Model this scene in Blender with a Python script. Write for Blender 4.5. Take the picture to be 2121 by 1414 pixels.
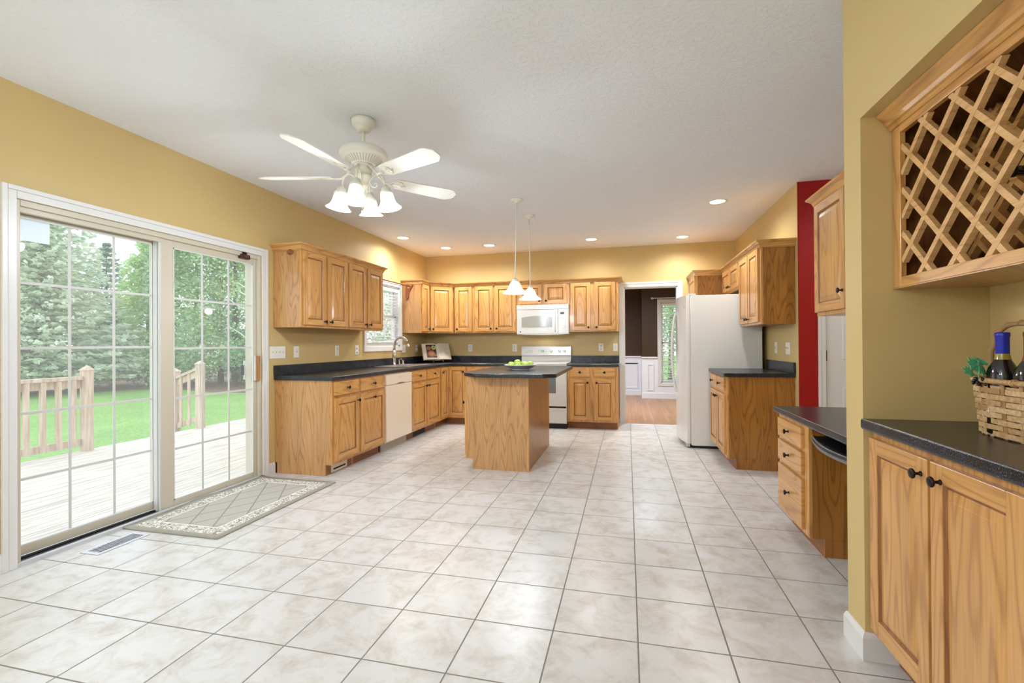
import bpy, bmesh, math, random
from mathutils import Matrix, Vector
R = math.radians
random.seed(7)
for o in list(bpy.data.objects): bpy.data.objects.remove(o)
SC = bpy.context.scene
COL = SC.collection

# ------------------------------------------------------------------ camera
CAMH = 1.2064; F_PX = 976.03
yaw, pitch, roll = R(13.778), R(0.245), R(-0.377)
Fv = Vector((-math.sin(yaw)*math.cos(pitch), math.cos(yaw)*math.cos(pitch), math.sin(pitch)))
Rv = Vector((math.cos(yaw), math.sin(yaw), 0)); Uv = Rv.cross(Fv)
R2 = Rv*math.cos(roll)+Uv*math.sin(roll); U2 = -Rv*math.sin(roll)+Uv*math.cos(roll)
cd = bpy.data.cameras.new('camera'); cam = bpy.data.objects.new('camera', cd); COL.objects.link(cam)
cd.sensor_width = 36; cd.lens = F_PX/2121*36; cd.clip_start = .05; cd.clip_end = 200
M = Matrix((R2, U2, -Fv)).transposed().to_4x4(); M.translation = Vector((0, 0, CAMH))
cam.matrix_world = M
SC.camera = cam

# ------------------------------------------------------------------ exposure, world
SC.view_settings.view_transform = 'Standard'; SC.view_settings.look = 'None'
SC.view_settings.gamma = 1; SC.view_settings.use_curve_mapping = False
SC.view_settings.exposure = 0.25
w = bpy.data.worlds.new('overcast_sky'); SC.world = w; w.use_nodes = True
nt = w.node_tree; nt.nodes.clear()
wo = nt.nodes.new('ShaderNodeOutputWorld'); bg = nt.nodes.new('ShaderNodeBackground')
tc = nt.nodes.new('ShaderNodeTexCoord'); nz = nt.nodes.new('ShaderNodeTexNoise'); cr = nt.nodes.new('ShaderNodeValToRGB')
nz.inputs['Scale'].default_value = 2.2; nz.inputs['Detail'].default_value = 4
cr.color_ramp.elements[0].position = .35; cr.color_ramp.elements[0].color = (.80, .90, 1.05, 1)
cr.color_ramp.elements[1].position = .65; cr.color_ramp.elements[1].color = (1, 1, 1.02, 1)
nt.links.new(tc.outputs['Generated'], nz.inputs['Vector']); nt.links.new(nz.outputs['Fac'], cr.inputs['Fac'])
nt.links.new(cr.outputs['Color'], bg.inputs['Color']); nt.links.new(bg.outputs['Background'], wo.inputs['Surface'])
bg.inputs['Strength'].default_value = 2.0
P_CAN, P_FAN, P_PEND, P_REAR, P_DIN = 60.0, 15.0, 10.0, 8.0, 240.0     # lamp powers, W
WARM = (.98, .975, .95); SOFT = (.88, .96, 1.06); COOL = (.76, .91, 1.12)

def portal(name, loc, rot, sx, sy):
    l = bpy.data.lights.new(name, 'AREA'); l.shape = 'RECTANGLE'; l.size = sx; l.size_y = sy
    l.cycles.is_portal = True
    o = bpy.data.objects.new(name, l); COL.objects.link(o); o.location = loc; o.rotation_euler = rot
    return o
# light portals in the window openings guide the sampling of the sky only
portal('daylight_portal', (-3.42, 2.74, 1.02), (0, R(-90), 0), 2.0, 1.8)
portal('daylight_portal', (-3.42, 5.86, 1.6), (0, R(-90), 0), .9, .9)
portal('daylight_portal', (-3.42, -.45, 1.6), (0, R(-90), 0), 1.4, 1.5)
portal('daylight_portal', (-2.0, -1.62, 1.35), (R(90), 0, 0), 1.8, 1.9)
portal('daylight_portal', (.9, 10.72, 1.2), (R(-90), 0, 0), .75, 1.75)

def lamp(name, kind, loc, power, color, parent=None, radius=.05, rot=(0, 0, 0), spot=None, blend=.6, size=.1):
    l = bpy.data.lights.new(name, kind); l.energy = power; l.color = color
    if kind == 'AREA': l.shape = 'DISK'; l.size = size; l.spread = R(150)
    else: l.shadow_soft_size = radius
    if kind == 'SPOT': l.spot_size = R(spot); l.spot_blend = blend
    o = bpy.data.objects.new(name, l); COL.objects.link(o); o.location = loc; o.rotation_euler = rot
    if parent: o.parent = parent
    return o

# ------------------------------------------------------------------ mesh builder
class MB:
    def __init__(s): s.v = []; s.f = []; s.m = []; s.sm = []; s.M = Matrix.Identity(4); s.mi = 0; s.smooth = False
    def add(s, vs, fs):
        b = len(s.v)
        s.v += [tuple(s.M @ Vector(p)) for p in vs]
        for f in fs: s.f.append(tuple(b+i for i in f)); s.m.append(s.mi); s.sm.append(s.smooth)
    def box(s, x0, y0, z0, x1, y1, z1):
        x0, x1 = min(x0, x1), max(x0, x1); y0, y1 = min(y0, y1), max(y0, y1); z0, z1 = min(z0, z1), max(z0, z1)
        s.add([(x0,y0,z0),(x1,y0,z0),(x1,y1,z0),(x0,y1,z0),(x0,y0,z1),(x1,y0,z1),(x1,y1,z1),(x0,y1,z1)],
              [(0,3,2,1),(4,5,6,7),(0,1,5,4),(1,2,6,5),(2,3,7,6),(3,0,4,7)])
        return s
    def prism(s, poly, z0, z1, axis='z'):
        n = len(poly)
        def P(a, b, c): return (a, b, c) if axis == 'z' else ((a, c, b) if axis == 'y' else (c, a, b))
        vs = [P(a, b, z0) for a, b in poly]+[P(a, b, z1) for a, b in poly]
        fs = [tuple(range(n))[::-1], tuple(range(n, 2*n))]+[(i, (i+1) % n, n+(i+1) % n, n+i) for i in range(n)]
        s.add(vs, fs); return s
    def lathe(s, prof, c=(0, 0, 0), seg=24, axis='z', cap=True):
        vs = []; fs = []; sm = s.smooth; s.smooth = True
        def P(r, a, h):
            x, y = r*math.cos(a), r*math.sin(a)
            if axis == 'z': q = (x, y, h)
            elif axis == 'y': q = (x, h, y)
            else: q = (h, x, y)
            return (q[0]+c[0], q[1]+c[1], q[2]+c[2])
        for r, h in prof:
            for k in range(seg): vs.append(P(r, 2*math.pi*k/seg, h))
        n = len(prof)
        for i in range(n-1):
            for k in range(seg):
                a, b = i*seg+k, i*seg+(k+1) % seg
                fs.append((a, b, b+seg, a+seg))
        if cap:
            fs.append(tuple(range(seg))[::-1]); fs.append(tuple((n-1)*seg+k for k in range(seg)))
        s.add(vs, fs); s.smooth = sm; return s
    def tube(s, pts, r, seg=8, closed=False):
        pts = [Vector(p) for p in pts]; n = len(pts); rr = r if isinstance(r, (list, tuple)) else [r]*n
        vs = []; up = None; sm = s.smooth; s.smooth = True
        for i, p in enumerate(pts):
            if closed: t = pts[(i+1) % n]-pts[i-1]
            else: t = pts[min(i+1, n-1)]-pts[max(i-1, 0)]
            t.normalize()
            if up is None: up = Vector((0, 0, 1)) if abs(t.z) < .9 else Vector((1, 0, 0))
            a = t.cross(up); a.normalize(); b = a.cross(t); up = b
            for k in range(seg):
                q = p+a*rr[i]*math.cos(2*math.pi*k/seg)+b*rr[i]*math.sin(2*math.pi*k/seg); vs.append(tuple(q))
        fs = []
        m = n if closed else n-1
        for i in range(m):
            for k in range(seg):
                a, b = i*seg+k, i*seg+(k+1) % seg; j = ((i+1) % n)*seg
                fs.append((a, b, j+(k+1) % seg, j+k))
        if not closed: fs += [tuple(range(seg))[::-1], tuple((n-1)*seg+k for k in range(seg))]
        s.add(vs, fs); s.smooth = sm; return s
    def sphere(s, c, r, seg=16, rings=10, sc=(1, 1, 1)):
        prof = []
        sm = s.smooth; s.smooth = True
        vs = []; fs = []
        for i in range(rings+1):
            t = math.pi*i/rings
            for k in range(seg):
                a = 2*math.pi*k/seg
                vs.append((c[0]+r*sc[0]*math.sin(t)*math.cos(a), c[1]+r*sc[1]*math.sin(t)*math.sin(a), c[2]-r*sc[2]*math.cos(t)))
        for i in range(rings):
            for k in range(seg):
                a, b = i*seg+k, i*seg+(k+1) % seg; fs.append((a, b, b+seg, a+seg))
        s.add(vs, fs); s.smooth = sm; return s
    def sweep(s, path, prof):          # profile (out, z) swept along a 2-D path, mitred; out = right of travel
        pts = [Vector((p[0], p[1])) for p in path]; n = len(pts); vs = []
        for i in range(n):
            d0 = (pts[i]-pts[i-1]).normalized() if i > 0 else None
            d1 = (pts[i+1]-pts[i]).normalized() if i < n-1 else None
            n0 = Vector((d0.y, -d0.x)) if d0 else None; n1 = Vector((d1.y, -d1.x)) if d1 else None
            if n0 is None: m = n1
            elif n1 is None: m = n0
            else:
                m = (n0+n1); m = m/(m.length**2)*2
            for o_, z in prof: vs.append((pts[i].x+m.x*o_, pts[i].y+m.y*o_, z))
        k = len(prof); fs = []
        for i in range(n-1):
            for j in range(k): a, b = i*k+j, i*k+(j+1) % k; fs.append((a, b, b+k, a+k))
        fs += [tuple(range(k))[::-1], tuple((n-1)*k+j for j in range(k))]
        s.add(vs, fs); return s
    def build(s, name, mats, parent=None, bevel=0, seg=2, loc=None):
        me = bpy.data.meshes.new(name); me.from_pydata(s.v, [], s.f)
        if not isinstance(mats, (list, tuple)): mats = [mats]
        for m in mats: me.materials.append(m)
        me.polygons.foreach_set('material_index', s.m); me.polygons.foreach_set('use_smooth', s.sm)
        bm = bmesh.new(); bm.from_mesh(me); bmesh.ops.remove_doubles(bm, verts=bm.verts, dist=1e-6) if any(s.sm) else None
        bmesh.ops.recalc_face_normals(bm, faces=bm.faces); bm.to_mesh(me); bm.free()
        o = bpy.data.objects.new(name, me); COL.objects.link(o)
        if loc: o.location = loc
        if parent: o.parent = parent
        if bevel:
            b = o.modifiers.new('bevel', 'BEVEL'); b.width = bevel; b.segments = seg; b.limit_method = 'ANGLE'; b.angle_limit = R(35)
            b.harden_normals = False
        return o

def tag(o, label, cat, group=None, kind=None):
    o['label'] = label; o['category'] = cat
    if group: o['group'] = group
    if kind: o['kind'] = kind
    return o
def struct(o): o['kind'] = 'structure'; return o
def thing(name, label, cat, loc=(0, 0, 0), rz=0, group=None):
    o = bpy.data.objects.new(name, None); COL.objects.link(o); o.location = loc; o.rotation_euler = (0, 0, R(rz)); o.empty_display_size = .05
    if label: tag(o, label, cat, group)
    return o
def dup(root, loc=None, rz=None, label=None):
    r = root.copy(); COL.objects.link(r)
    if loc is not None: r.location = loc
    if rz is not None: r.rotation_euler = (0, 0, R(rz))
    if label: r['label'] = label
    for ch in root.children:
        c = ch.copy(); COL.objects.link(c); c.parent = r
        for g in ch.children:
            d = g.copy(); COL.objects.link(d); d.parent = c
    return r

# ------------------------------------------------------------------ materials
def srgb(r, g, b): return tuple(((c/255)/12.92 if c/255 <= .04045 else ((c/255+.055)/1.055)**2.4) for c in (r, g, b))+(1,)
def mat(name, col, rough=.5, metal=0, coat=0, spec=.5, emit=None, es=0, trans=0):
    m = bpy.data.materials.new(name); m.use_nodes = True; b = m.node_tree.nodes['Principled BSDF']
    b.inputs['Base Color'].default_value = col; b.inputs['Roughness'].default_value = rough; b.inputs['Metallic'].default_value = metal
    b.inputs['Coat Weight'].default_value = coat; b.inputs['Coat Roughness'].default_value = .15; b.inputs['Specular IOR Level'].default_value = spec
    if emit: b.inputs['Emission Color'].default_value = emit; b.inputs['Emission Strength'].default_value = es
    if trans: b.inputs['Transmission Weight'].default_value = trans
    return m
class N:
    def __init__(s, m): s.m = m; s.t = m.node_tree; s.b = s.t.nodes['Principled BSDF']
    def n(s, typ, **kw):
        x = s.t.nodes.new(typ)
        for k, v in kw.items():
            if k.startswith('i_'): x.inputs[k[2:].replace('_', ' ')].default_value = v
            else: setattr(x, k, v)
        return x
    def l(s, a, b): s.t.links.new(a, b)
    def math(s, op, a, b=None, c=None):
        x = s.t.nodes.new('ShaderNodeMath'); x.operation = op
        for i, v in enumerate((a, b, c)):
            if v is None: continue
            if isinstance(v, (int, float)): x.inputs[i].default_value = v
            else: s.l(v, x.inputs[i])
        return x.outputs[0]
    def ramp(s, fac, stops):
        r = s.t.nodes.new('ShaderNodeValToRGB'); e = r.color_ramp.elements
        while len(e) < len(stops): e.new(.5)
        for i, (p, c) in enumerate(stops): e[i].position = p; e[i].color = c
        s.l(fac, r.inputs['Fac']); return r.outputs['Color']
    def mix(s, fac, a, b, mode='MIX'):
        x = s.t.nodes.new('ShaderNodeMix'); x.data_type = 'RGBA'; x.blend_type = mode
        if isinstance(fac, (int, float)): x.inputs[0].default_value = fac
        else: s.l(fac, x.inputs[0])
        for k, v in ((6, a), (7, b)):
            if isinstance(v, tuple): x.inputs[k].default_value = v
            else: s.l(v, x.inputs[k])
        return x.outputs[2]
    def bump(s, h, strength=.2, dist=.01):
        x = s.t.nodes.new('ShaderNodeBump'); x.inputs['Strength'].default_value = strength; x.inputs['Distance'].default_value = dist
        s.l(h, x.inputs['Height']); s.l(x.outputs['Normal'], s.b.inputs['Normal'])

def oak(name, horiz=False, light=(212, 160, 94), dark=(160, 104, 48), rough=.36, coat=.35, scale=1.0):
    m = mat(name, srgb(*light), rough, coat=coat); n = N(m)
    tcn = n.n('ShaderNodeTexCoord'); oi = n.n('ShaderNodeObjectInfo'); ad = n.n('ShaderNodeVectorMath', operation='ADD')
    sc = n.n('ShaderNodeVectorMath', operation='SCALE'); cx = n.n('ShaderNodeCombineXYZ')
    n.l(oi.outputs['Random'], cx.inputs[0]); n.l(n.math('MULTIPLY', oi.outputs['Random'], 3.7), cx.inputs[1]); n.l(n.math('MULTIPLY', oi.outputs['Random'], 9.1), cx.inputs[2])
    n.l(cx.outputs[0], sc.inputs[0]); sc.inputs['Scale'].default_value = 5
    n.l(tcn.outputs['Object'], ad.inputs[0]); n.l(sc.outputs[0], ad.inputs[1])
    sep = n.n('ShaderNodeSeparateXYZ'); n.l(ad.outputs[0], sep.inputs[0])
    if horiz: a, b_ = n.math('ADD', sep.outputs[2], sep.outputs[1]), sep.outputs[0]
    else: a, b_ = n.math('ADD', sep.outputs[0], sep.outputs[1]), sep.outputs[2]
    if horiz: b_ = n.math('ADD', sep.outputs[0], n.math('MULTIPLY', sep.outputs[1], 1.0)); a = sep.outputs[2]
    v1 = n.n('ShaderNodeCombineXYZ'); n.l(a, v1.inputs[0]); n.l(n.math('MULTIPLY', b_, .11), v1.inputs[2])
    v1.inputs[1].default_value = 0
    va = n.n('ShaderNodeCombineXYZ'); n.l(n.math('MULTIPLY', a, 7.0*scale), va.inputs[0]); n.l(n.math('MULTIPLY', b_, .8*scale), va.inputs[2])
    fa = n.n('ShaderNodeTexNoise'); fa.inputs['Scale'].default_value = 1; fa.inputs['Detail'].default_value = 1.6; fa.inputs['Roughness'].default_value = .35; n.l(va.outputs[0], fa.inputs['Vector'])
    ring = n.math('PINGPONG', n.math('MULTIPLY', fa.outputs['Fac'], 13.0), .5)
    class _W: outputs = {'Fac': n.math('MULTIPLY', ring, 2.0)}
    wv = _W
    v2 = n.n('ShaderNodeCombineXYZ'); n.l(n.math('MULTIPLY', a, 150), v2.inputs[0]); n.l(n.math('MULTIPLY', b_, 5), v2.inputs[2])
    fn = n.n('ShaderNodeTexNoise'); fn.inputs['Scale'].default_value = 1; fn.inputs['Detail'].default_value = 3; n.l(v2.outputs[0], fn.inputs['Vector'])
    v3 = n.n('ShaderNodeCombineXYZ'); n.l(n.math('MULTIPLY', a, 7), v3.inputs[0]); n.l(n.math('MULTIPLY', b_, .5), v3.inputs[2])
    bn = n.n('ShaderNodeTexNoise'); bn.inputs['Scale'].default_value = 1; bn.inputs['Detail'].default_value = 1; n.l(v3.outputs[0], bn.inputs['Vector'])
    L = srgb(*light); D = srgb(*dark); Mid = tuple((L[i]*.55+D[i]*.45) for i in range(3))+(1,)
    Md = tuple((L[i]*.85+D[i]*.15) for i in range(3))+(1,); Dm = tuple((L[i]*.45+D[i]*.55) for i in range(3))+(1,)
    c1 = n.ramp(wv.outputs['Fac'], [(0, Dm), (.13, Mid), (.30, Md), (.6, L), (1, L)])
    c2 = n.ramp(fn.outputs['Fac'], [(.36, (.78, .72, .62, 1)), (.55, (1, 1, 1, 1))])
    c3 = n.ramp(bn.outputs['Fac'], [(.3, (.88, .84, .78, 1)), (.7, (1.06, 1.05, 1.03, 1))])
    o = n.mix(.5, (1, 1, 1, 1), c2); 
    col = n.mix(1, c1, o, 'MULTIPLY'); col = n.mix(1, col, c3, 'MULTIPLY')
    n.l(col, n.b.inputs['Base Color']); n.bump(fn.outputs['Fac'], .06, .002)
    return m
OAK_V = oak('oak_vertical_grain'); OAK_H = oak('oak_horizontal_grain', True)
VEN = oak('oak_veneer_panel', False, (200, 152, 98), (148, 98, 48), .34, .4, 1.3)
VEN2 = oak('shaded_oak_veneer', False, (168, 112, 46), (104, 62, 20), .36, .35, 1.3)  # VEN darkened: shade on cabinet and island sides put into the colour
GROOVE = oak('groove_dark_stain', False, (150, 96, 44), (116, 68, 26), .45, .2)
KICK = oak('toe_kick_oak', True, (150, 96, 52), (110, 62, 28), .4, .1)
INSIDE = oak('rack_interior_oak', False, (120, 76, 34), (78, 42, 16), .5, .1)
LATT = oak('lattice_oak', True, (222, 178, 122), (190, 140, 84), .5, .05)

def paint(name, col, rough=.55, bs=.05, sc=180):
    m = mat(name, col, rough); n = N(m); t = n.n('ShaderNodeTexCoord'); z = n.n('ShaderNodeTexNoise'); z.inputs['Scale'].default_value = sc; z.inputs['Detail'].default_value = 2
    n.l(t.outputs['Object'], z.inputs['Vector']); n.bump(z.outputs['Fac'], bs, .003); return m
TAN = paint('tan_wall_paint', srgb(206, 180, 122), .5)
RED = paint('red_wall_paint', srgb(158, 6, 12), .45)
BROWN = paint('dark_brown_wall_paint', srgb(64, 40, 18), .5)
WHITE = paint('white_trim_paint', srgb(226, 225, 222), .35, .02, 60)
WAIN = paint('white_wainscot_paint', srgb(236, 238, 244), .4, .02, 60)
CEIL = mat('ceiling_knockdown_texture', srgb(238, 241, 246), .85); n = N(CEIL)
t = n.n('ShaderNodeTexCoord'); z = n.n('ShaderNodeTexNoise'); z.inputs['Scale'].default_value = 42; z.inputs['Detail'].default_value = 5; z.inputs['Distortion'].default_value = .6
n.l(t.outputs['Object'], z.inputs['Vector']); h = n.ramp(z.outputs['Fac'], [(.48, (0, 0, 0, 1)), (.56, (1, 1, 1, 1))]); n.bump(h, .35, .006)

TILE = mat('ceramic_floor_tile', srgb(220, 216, 208), .28, spec=.5); n = N(TILE)
t = n.n('ShaderNodeTexCoord'); mp = n.n('ShaderNodeMapping'); mp.inputs['Location'].default_value = (2.7223+.3446*40+.0025, -1.6246+.3446*40+.0025, 0)
n.l(t.outputs['Object'], mp.inputs['Vector'])
br = n.n('ShaderNodeTexBrick', offset=0, squash=1); br.inputs['Scale'].default_value = 1; br.inputs['Brick Width'].default_value = .3446; br.inputs['Row Height'].default_value = .3446
br.inputs['Mortar Size'].default_value = .0034; br.inputs['Mortar Smooth'].default_value = .15; br.inputs['Bias'].default_value = 0
br.inputs['Color1'].default_value = (0, 0, 0, 1); br.inputs['Color2'].default_value = (1, 1, 1, 1)
n.l(mp.outputs[0], br.inputs['Vector'])
sx = n.n('ShaderNodeSeparateXYZ'); n.l(mp.outputs[0], sx.inputs[0])
ix_ = n.math('FLOOR', n.math('DIVIDE', sx.outputs[0], .3446)); iy_ = n.math('FLOOR', n.math('DIVIDE', sx.outputs[1], .3446))
cv = n.n('ShaderNodeCombineXYZ'); n.l(ix_, cv.inputs[0]); n.l(iy_, cv.inputs[1])
wn = n.n('ShaderNodeTexWhiteNoise', noise_dimensions='2D'); n.l(cv.outputs[0], wn.inputs['Vector'])
av = n.n('ShaderNodeVectorMath', operation='MULTIPLY_ADD'); n.l(wn.outputs['Color'], av.inputs[0]); av.inputs[1].default_value = (20, 20, 20); n.l(t.outputs['Object'], av.inputs[2])
n1 = n.n('ShaderNodeTexNoise'); n1.inputs['Scale'].default_value = 8; n1.inputs['Detail'].default_value = 7; n1.inputs['Roughness'].default_value = .68; n1.inputs['Distortion'].default_value = .5
n.l(av.outputs[0], n1.inputs['Vector'])
cA = n.ramp(n1.outputs['Fac'], [(.33, srgb(195, 189, 180)), (.46, srgb(209, 206, 201)), (.56, srgb(216, 215, 213)), (.8, srgb(214, 215, 218))])
tv = n.ramp(wn.outputs['Value'], [(0, (.95, .945, .94, 1)), (1, (1, 1, 1, 1))])
cB = n.mix(1, cA, tv, 'MULTIPLY')
cC = n.mix(br.outputs['Fac'], cB, srgb(128, 124, 116)); n.l(cC, n.b.inputs['Base Color'])
n.l(n.math('MULTIPLY_ADD', br.outputs['Fac'], .55, .27), n.b.inputs['Roughness'])
n.bump(n.math('MULTIPLY_ADD', n1.outputs['Fac'], .25, n.math('MULTIPLY', br.outputs['Fac'], -1)), .25, .003)

HARD = mat('hardwood_floor', srgb(176, 122, 74), .3); n = N(HARD)
t = n.n('ShaderNodeTexCoord'); br = n.n('ShaderNodeTexBrick', offset=.4); br.inputs['Scale'].default_value = 1; br.inputs['Brick Width'].default_value = .9; br.inputs['Row Height'].default_value = .057
br.inputs['Mortar Size'].default_value = .0012; br.inputs['Color1'].default_value = srgb(186, 134, 86); br.inputs['Color2'].default_value = srgb(158, 106, 66); br.inputs['Mortar'].default_value = srgb(70, 40, 20)
mp = n.n('ShaderNodeMapping'); mp.inputs['Rotation'].default_value = (0, 0, R(90)); n.l(t.outputs['Object'], mp.inputs['Vector']); n.l(mp.outputs[0], br.inputs['Vector']); n.l(br.outputs['Color'], n.b.inputs['Base Color'])

LAM = mat('charcoal_laminate', srgb(40, 41, 44), .27, spec=.5); n = N(LAM)
t = n.n('ShaderNodeTexCoord'); a = n.n('ShaderNodeTexNoise'); a.inputs['Scale'].default_value = 260; a.inputs['Detail'].default_value = 2; n.l(t.outputs['Object'], a.inputs['Vector'])
b2 = n.n('ShaderNodeTexNoise'); b2.inputs['Scale'].default_value = 14; b2.inputs['Detail'].default_value = 5; n.l(t.outputs['Object'], b2.inputs['Vector'])
c1 = n.ramp(a.outputs['Fac'], [(.4, srgb(18, 20, 24)), (.55, srgb(38, 42, 48)), (.7, srgb(84, 94, 104))]); c2 = n.ramp(b2.outputs['Fac'], [(.35, (.60, .55, .52, 1)), (.65, (1.15, 1.17, 1.25, 1))])
n.l(n.mix(1, c1, c2, 'MULTIPLY'), n.b.inputs['Base Color'])

KNOB = mat('oil_rubbed_bronze', srgb(46, 38, 36), .28, .75)
APPL = mat('white_enamel', srgb(224, 223, 219), .22, coat=.4)
BISQ = mat('bisque_enamel', srgb(238, 224, 202), .25, coat=.4)
APPG = mat('warm_grey_plastic', srgb(196, 192, 182), .35)
BLACK = mat('black_plastic', srgb(18, 18, 20), .4)
DARK = mat('dark_gap', srgb(12, 11, 10), .8)
CHROME = mat('brushed_nickel', srgb(196, 194, 188), .24, 1)
STEEL = mat('stainless_steel', srgb(204, 206, 210), .3, 1)
PLATE = mat('white_plastic_plate', srgb(238, 236, 226), .35)
ALMOND = mat('almond_vinyl', srgb(206, 198, 178), .35)
MUNT = mat('grille_white', srgb(214, 214, 210), .35)
ALUM = mat('aluminium_sill', srgb(206, 208, 214), .35, .2)
GREEN = mat('green_display', srgb(10, 40, 10), .3, emit=srgb(70, 255, 90), es=1.2)
BRASS = mat('brass_hinge', srgb(150, 128, 84), .35, .8)
FANW = mat('white_fan_enamel', srgb(240, 238, 228), .35)
BLADE = mat('white_fan_blade', srgb(240, 238, 230), .45)
SHADE = mat('lit_frosted_glass', srgb(250, 246, 236), .35, emit=(1, .96, .88, 1), es=1.3)
PSHADE = mat('lit_pendant_glass', srgb(250, 250, 246), .3, emit=(1, .97, .9, 1), es=.38)
BULB = mat('lit_bulb', srgb(255, 250, 240), .4, emit=(1, .95, .85, 1), es=14)
LENS = mat('lit_ceiling_lens', srgb(255, 250, 240), .4, emit=(1, .96, .9, 1), es=7)
def glassmat(name, tint=(1, 1, 1, 1), refl=.10, haze=.085):  # translucent share imitates flare washing out the view through the glass
    m = bpy.data.materials.new(name); m.use_nodes = True; t = m.node_tree; t.nodes.clear()
    o = t.nodes.new('ShaderNodeOutputMaterial'); a = t.nodes.new('ShaderNodeBsdfTransparent'); a.inputs[0].default_value = tint
    g = t.nodes.new('ShaderNodeBsdfGlossy'); g.inputs['Roughness'].default_value = .02; mx = t.nodes.new('ShaderNodeMixShader')
    f = t.nodes.new('ShaderNodeFresnel'); f.inputs['IOR'].default_value = 1.5
    mu = t.nodes.new('ShaderNodeMath'); mu.operation = 'MULTIPLY_ADD'; mu.inputs[1].default_value = 1; mu.inputs[2].default_value = refl*.3
    ge = t.nodes.new('ShaderNodeNewGeometry'); iv = t.nodes.new('ShaderNodeMath'); iv.operation = 'SUBTRACT'; iv.inputs[0].default_value = 1; pr = t.nodes.new('ShaderNodeMath'); pr.operation = 'MULTIPLY'
    t.links.new(ge.outputs['Backfacing'], iv.inputs[1]); t.links.new(f.outputs[0], mu.inputs[0]); t.links.new(mu.outputs[0], pr.inputs[0]); t.links.new(iv.outputs[0], pr.inputs[1]); t.links.new(pr.outputs[0], mx.inputs[0]); t.links.new(a.outputs[0], mx.inputs[1]); t.links.new(g.outputs[0], mx.inputs[2]); fl = t.nodes.new('ShaderNodeBsdfTranslucent'); m2 = t.nodes.new('ShaderNodeMixShader'); m2.inputs[0].default_value = haze
    t.links.new(mx.outputs[0], m2.inputs[1]); t.links.new(fl.outputs[0], m2.inputs[2]); t.links.new(m2.outputs[0], o.inputs[0])
    return m
GLASS = glassmat('window_glass', (.96, .98, .98, 1))

# ------------------------------------------------------------------ room shell
XL, XR, YB, H = -3.246, 1.50, 7.272, 2.65
def boxes(name, mt, lst, parent=None, bevel=0, st=True):
    b = MB()
    for q in lst: b.box(*q)
    o = b.build(name, mt, parent, bevel)
    if st and not parent: struct(o)
    return o
YREAR = -1.55
WO = XL-.15
boxes('wall_left', TAN, [(XL, YREAR, 0, WO, -1.2, H), (XL, -1.2, 0, WO, .3, .9), (XL, -1.2, 2.3, WO, .3, H), (XL, .3, 0, WO, 1.84, H), (XL, 1.84, 2.02, WO, 3.636, H), (XL, 3.636, 0, WO, 5.40, H),
      (XL, 5.40, 0, WO, 6.32, 1.17), (XL, 5.40, 2.035, WO, 6.32, H), (XL, 6.32, 0, WO, YB+.12, H)])
boxes('wall_back', TAN, [(XL, YB, 0, -.05, YB+.12, H), (-.05, YB, 2.035, .715, YB+.12, H), (.715, YB, 0, XR, YB+.12, H)])
boxes('wall_right', TAN, [(XR, 4.757, 0, XR+.12, YB+.12, H)])
boxes('wall_desk', TAN, [(XR, 2.20, 0, XR+.12, 3.62, H)])
NX, NF = 1.27, .868      # niche back plane and wall face
boxes('wall_niche', TAN, [(NF, 2.06, 0, XR, 2.20, H), (NX, .80, 0, NX+.1, 2.06, H), (NF, .80, 2.056, NX, 2.06, H), (NF, YREAR, 0, NX+.1, .80, H)])
boxes('wall_rear', TAN, [(WO, YREAR, 0, -2.95, YREAR-.12, H), (-2.95, YREAR, 0, -1.05, YREAR-.12, .4), (-2.95, YREAR, 2.3, -1.05, YREAR-.12, H), (-1.05, YREAR, 0, NX, YREAR-.12, H)])
boxes('floor', TILE, [(WO, YREAR-.12, -.06, 3.2, YB, 0)])
boxes('ceiling', CEIL, [(WO, YREAR-.12, H, 3.2, 11.5, H+.1)])
# hallway behind the red wall's corner
boxes('wall_red', RED, [(XR+.004, 4.750, 0, 1.70, 4.8, H), (1.70, 4.750, 2.06, 2.46, 4.8, H), (2.46, 4.750, 0, 3.2, 4.8, H), (XR+.002, 4.752, 0, XR+.125, 4.79, H)])
boxes('wall_hall_end', TAN, [(3.1, 3.5, 0, 3.2, 4.8, H)])
boxes('wall_hall_near', TAN, [(XR+.12, 3.50, 0, 3.2, 3.62, H)])
# dining room beyond the doorway
boxes('floor_dining', HARD, [(-2.5, YB, -.06, 3.2, 11.4, .002)])
DY, DL = 10.60, 11.20
boxes('wall_dining_left', BROWN, [(-2.5, DL, .89, .32, DL+.1, H), (.30, DY+.001, .89, .33, DL, H)])
boxes('wall_dining_window', BROWN, [(.33, DY, .89, .69, DY+.12, H), (.69, DY, 2.07, 1.36, DY+.12, H), (1.36, DY, .89, 3.2, DY+.12, H)])
boxes('wall_dining_sides', BROWN, [(-2.5, YB+.12, 0, -2.4, DL, H), (3.1, YB+.12, 0, 3.2, DY, H)])
b = MB(); b.box(-2.5, DL-.004, .0, .32, DL+.1, .89); b.box(-2.5, DL-.03, .87, .30, DL, .90); b.box(-2.4, DL-.02, 0, .30, DL, .12)
def pmould(b, x0, x1, z0, z1, y):
    for q in ((x0, z0, x1, z0+.025), (x0, z1-.025, x1, z1), (x0, z0+.025, x0+.025, z1-.025), (x1-.025, z0+.025, x1, z1-.025)): b.box(q[0], y-.012, q[1], q[2], y, q[3])
for x in (-.62, -1.4): pmould(b, x+.17, x+.85, .17, .745, DL-.004)
pmould(b, -.45+.01, .245, .15, .745, DL-.004)
struct(b.build('wall_wainscot_left', WAIN, bevel=.003))
b = MB(); b.box(.30, DY-.004, 0, .66, DY+.1, .89); b.box(.66, DY-.004, 0, 1.39, DY+.1, .30); b.box(1.39, DY-.004, 0, 3.1, DY+.1, .89)
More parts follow.
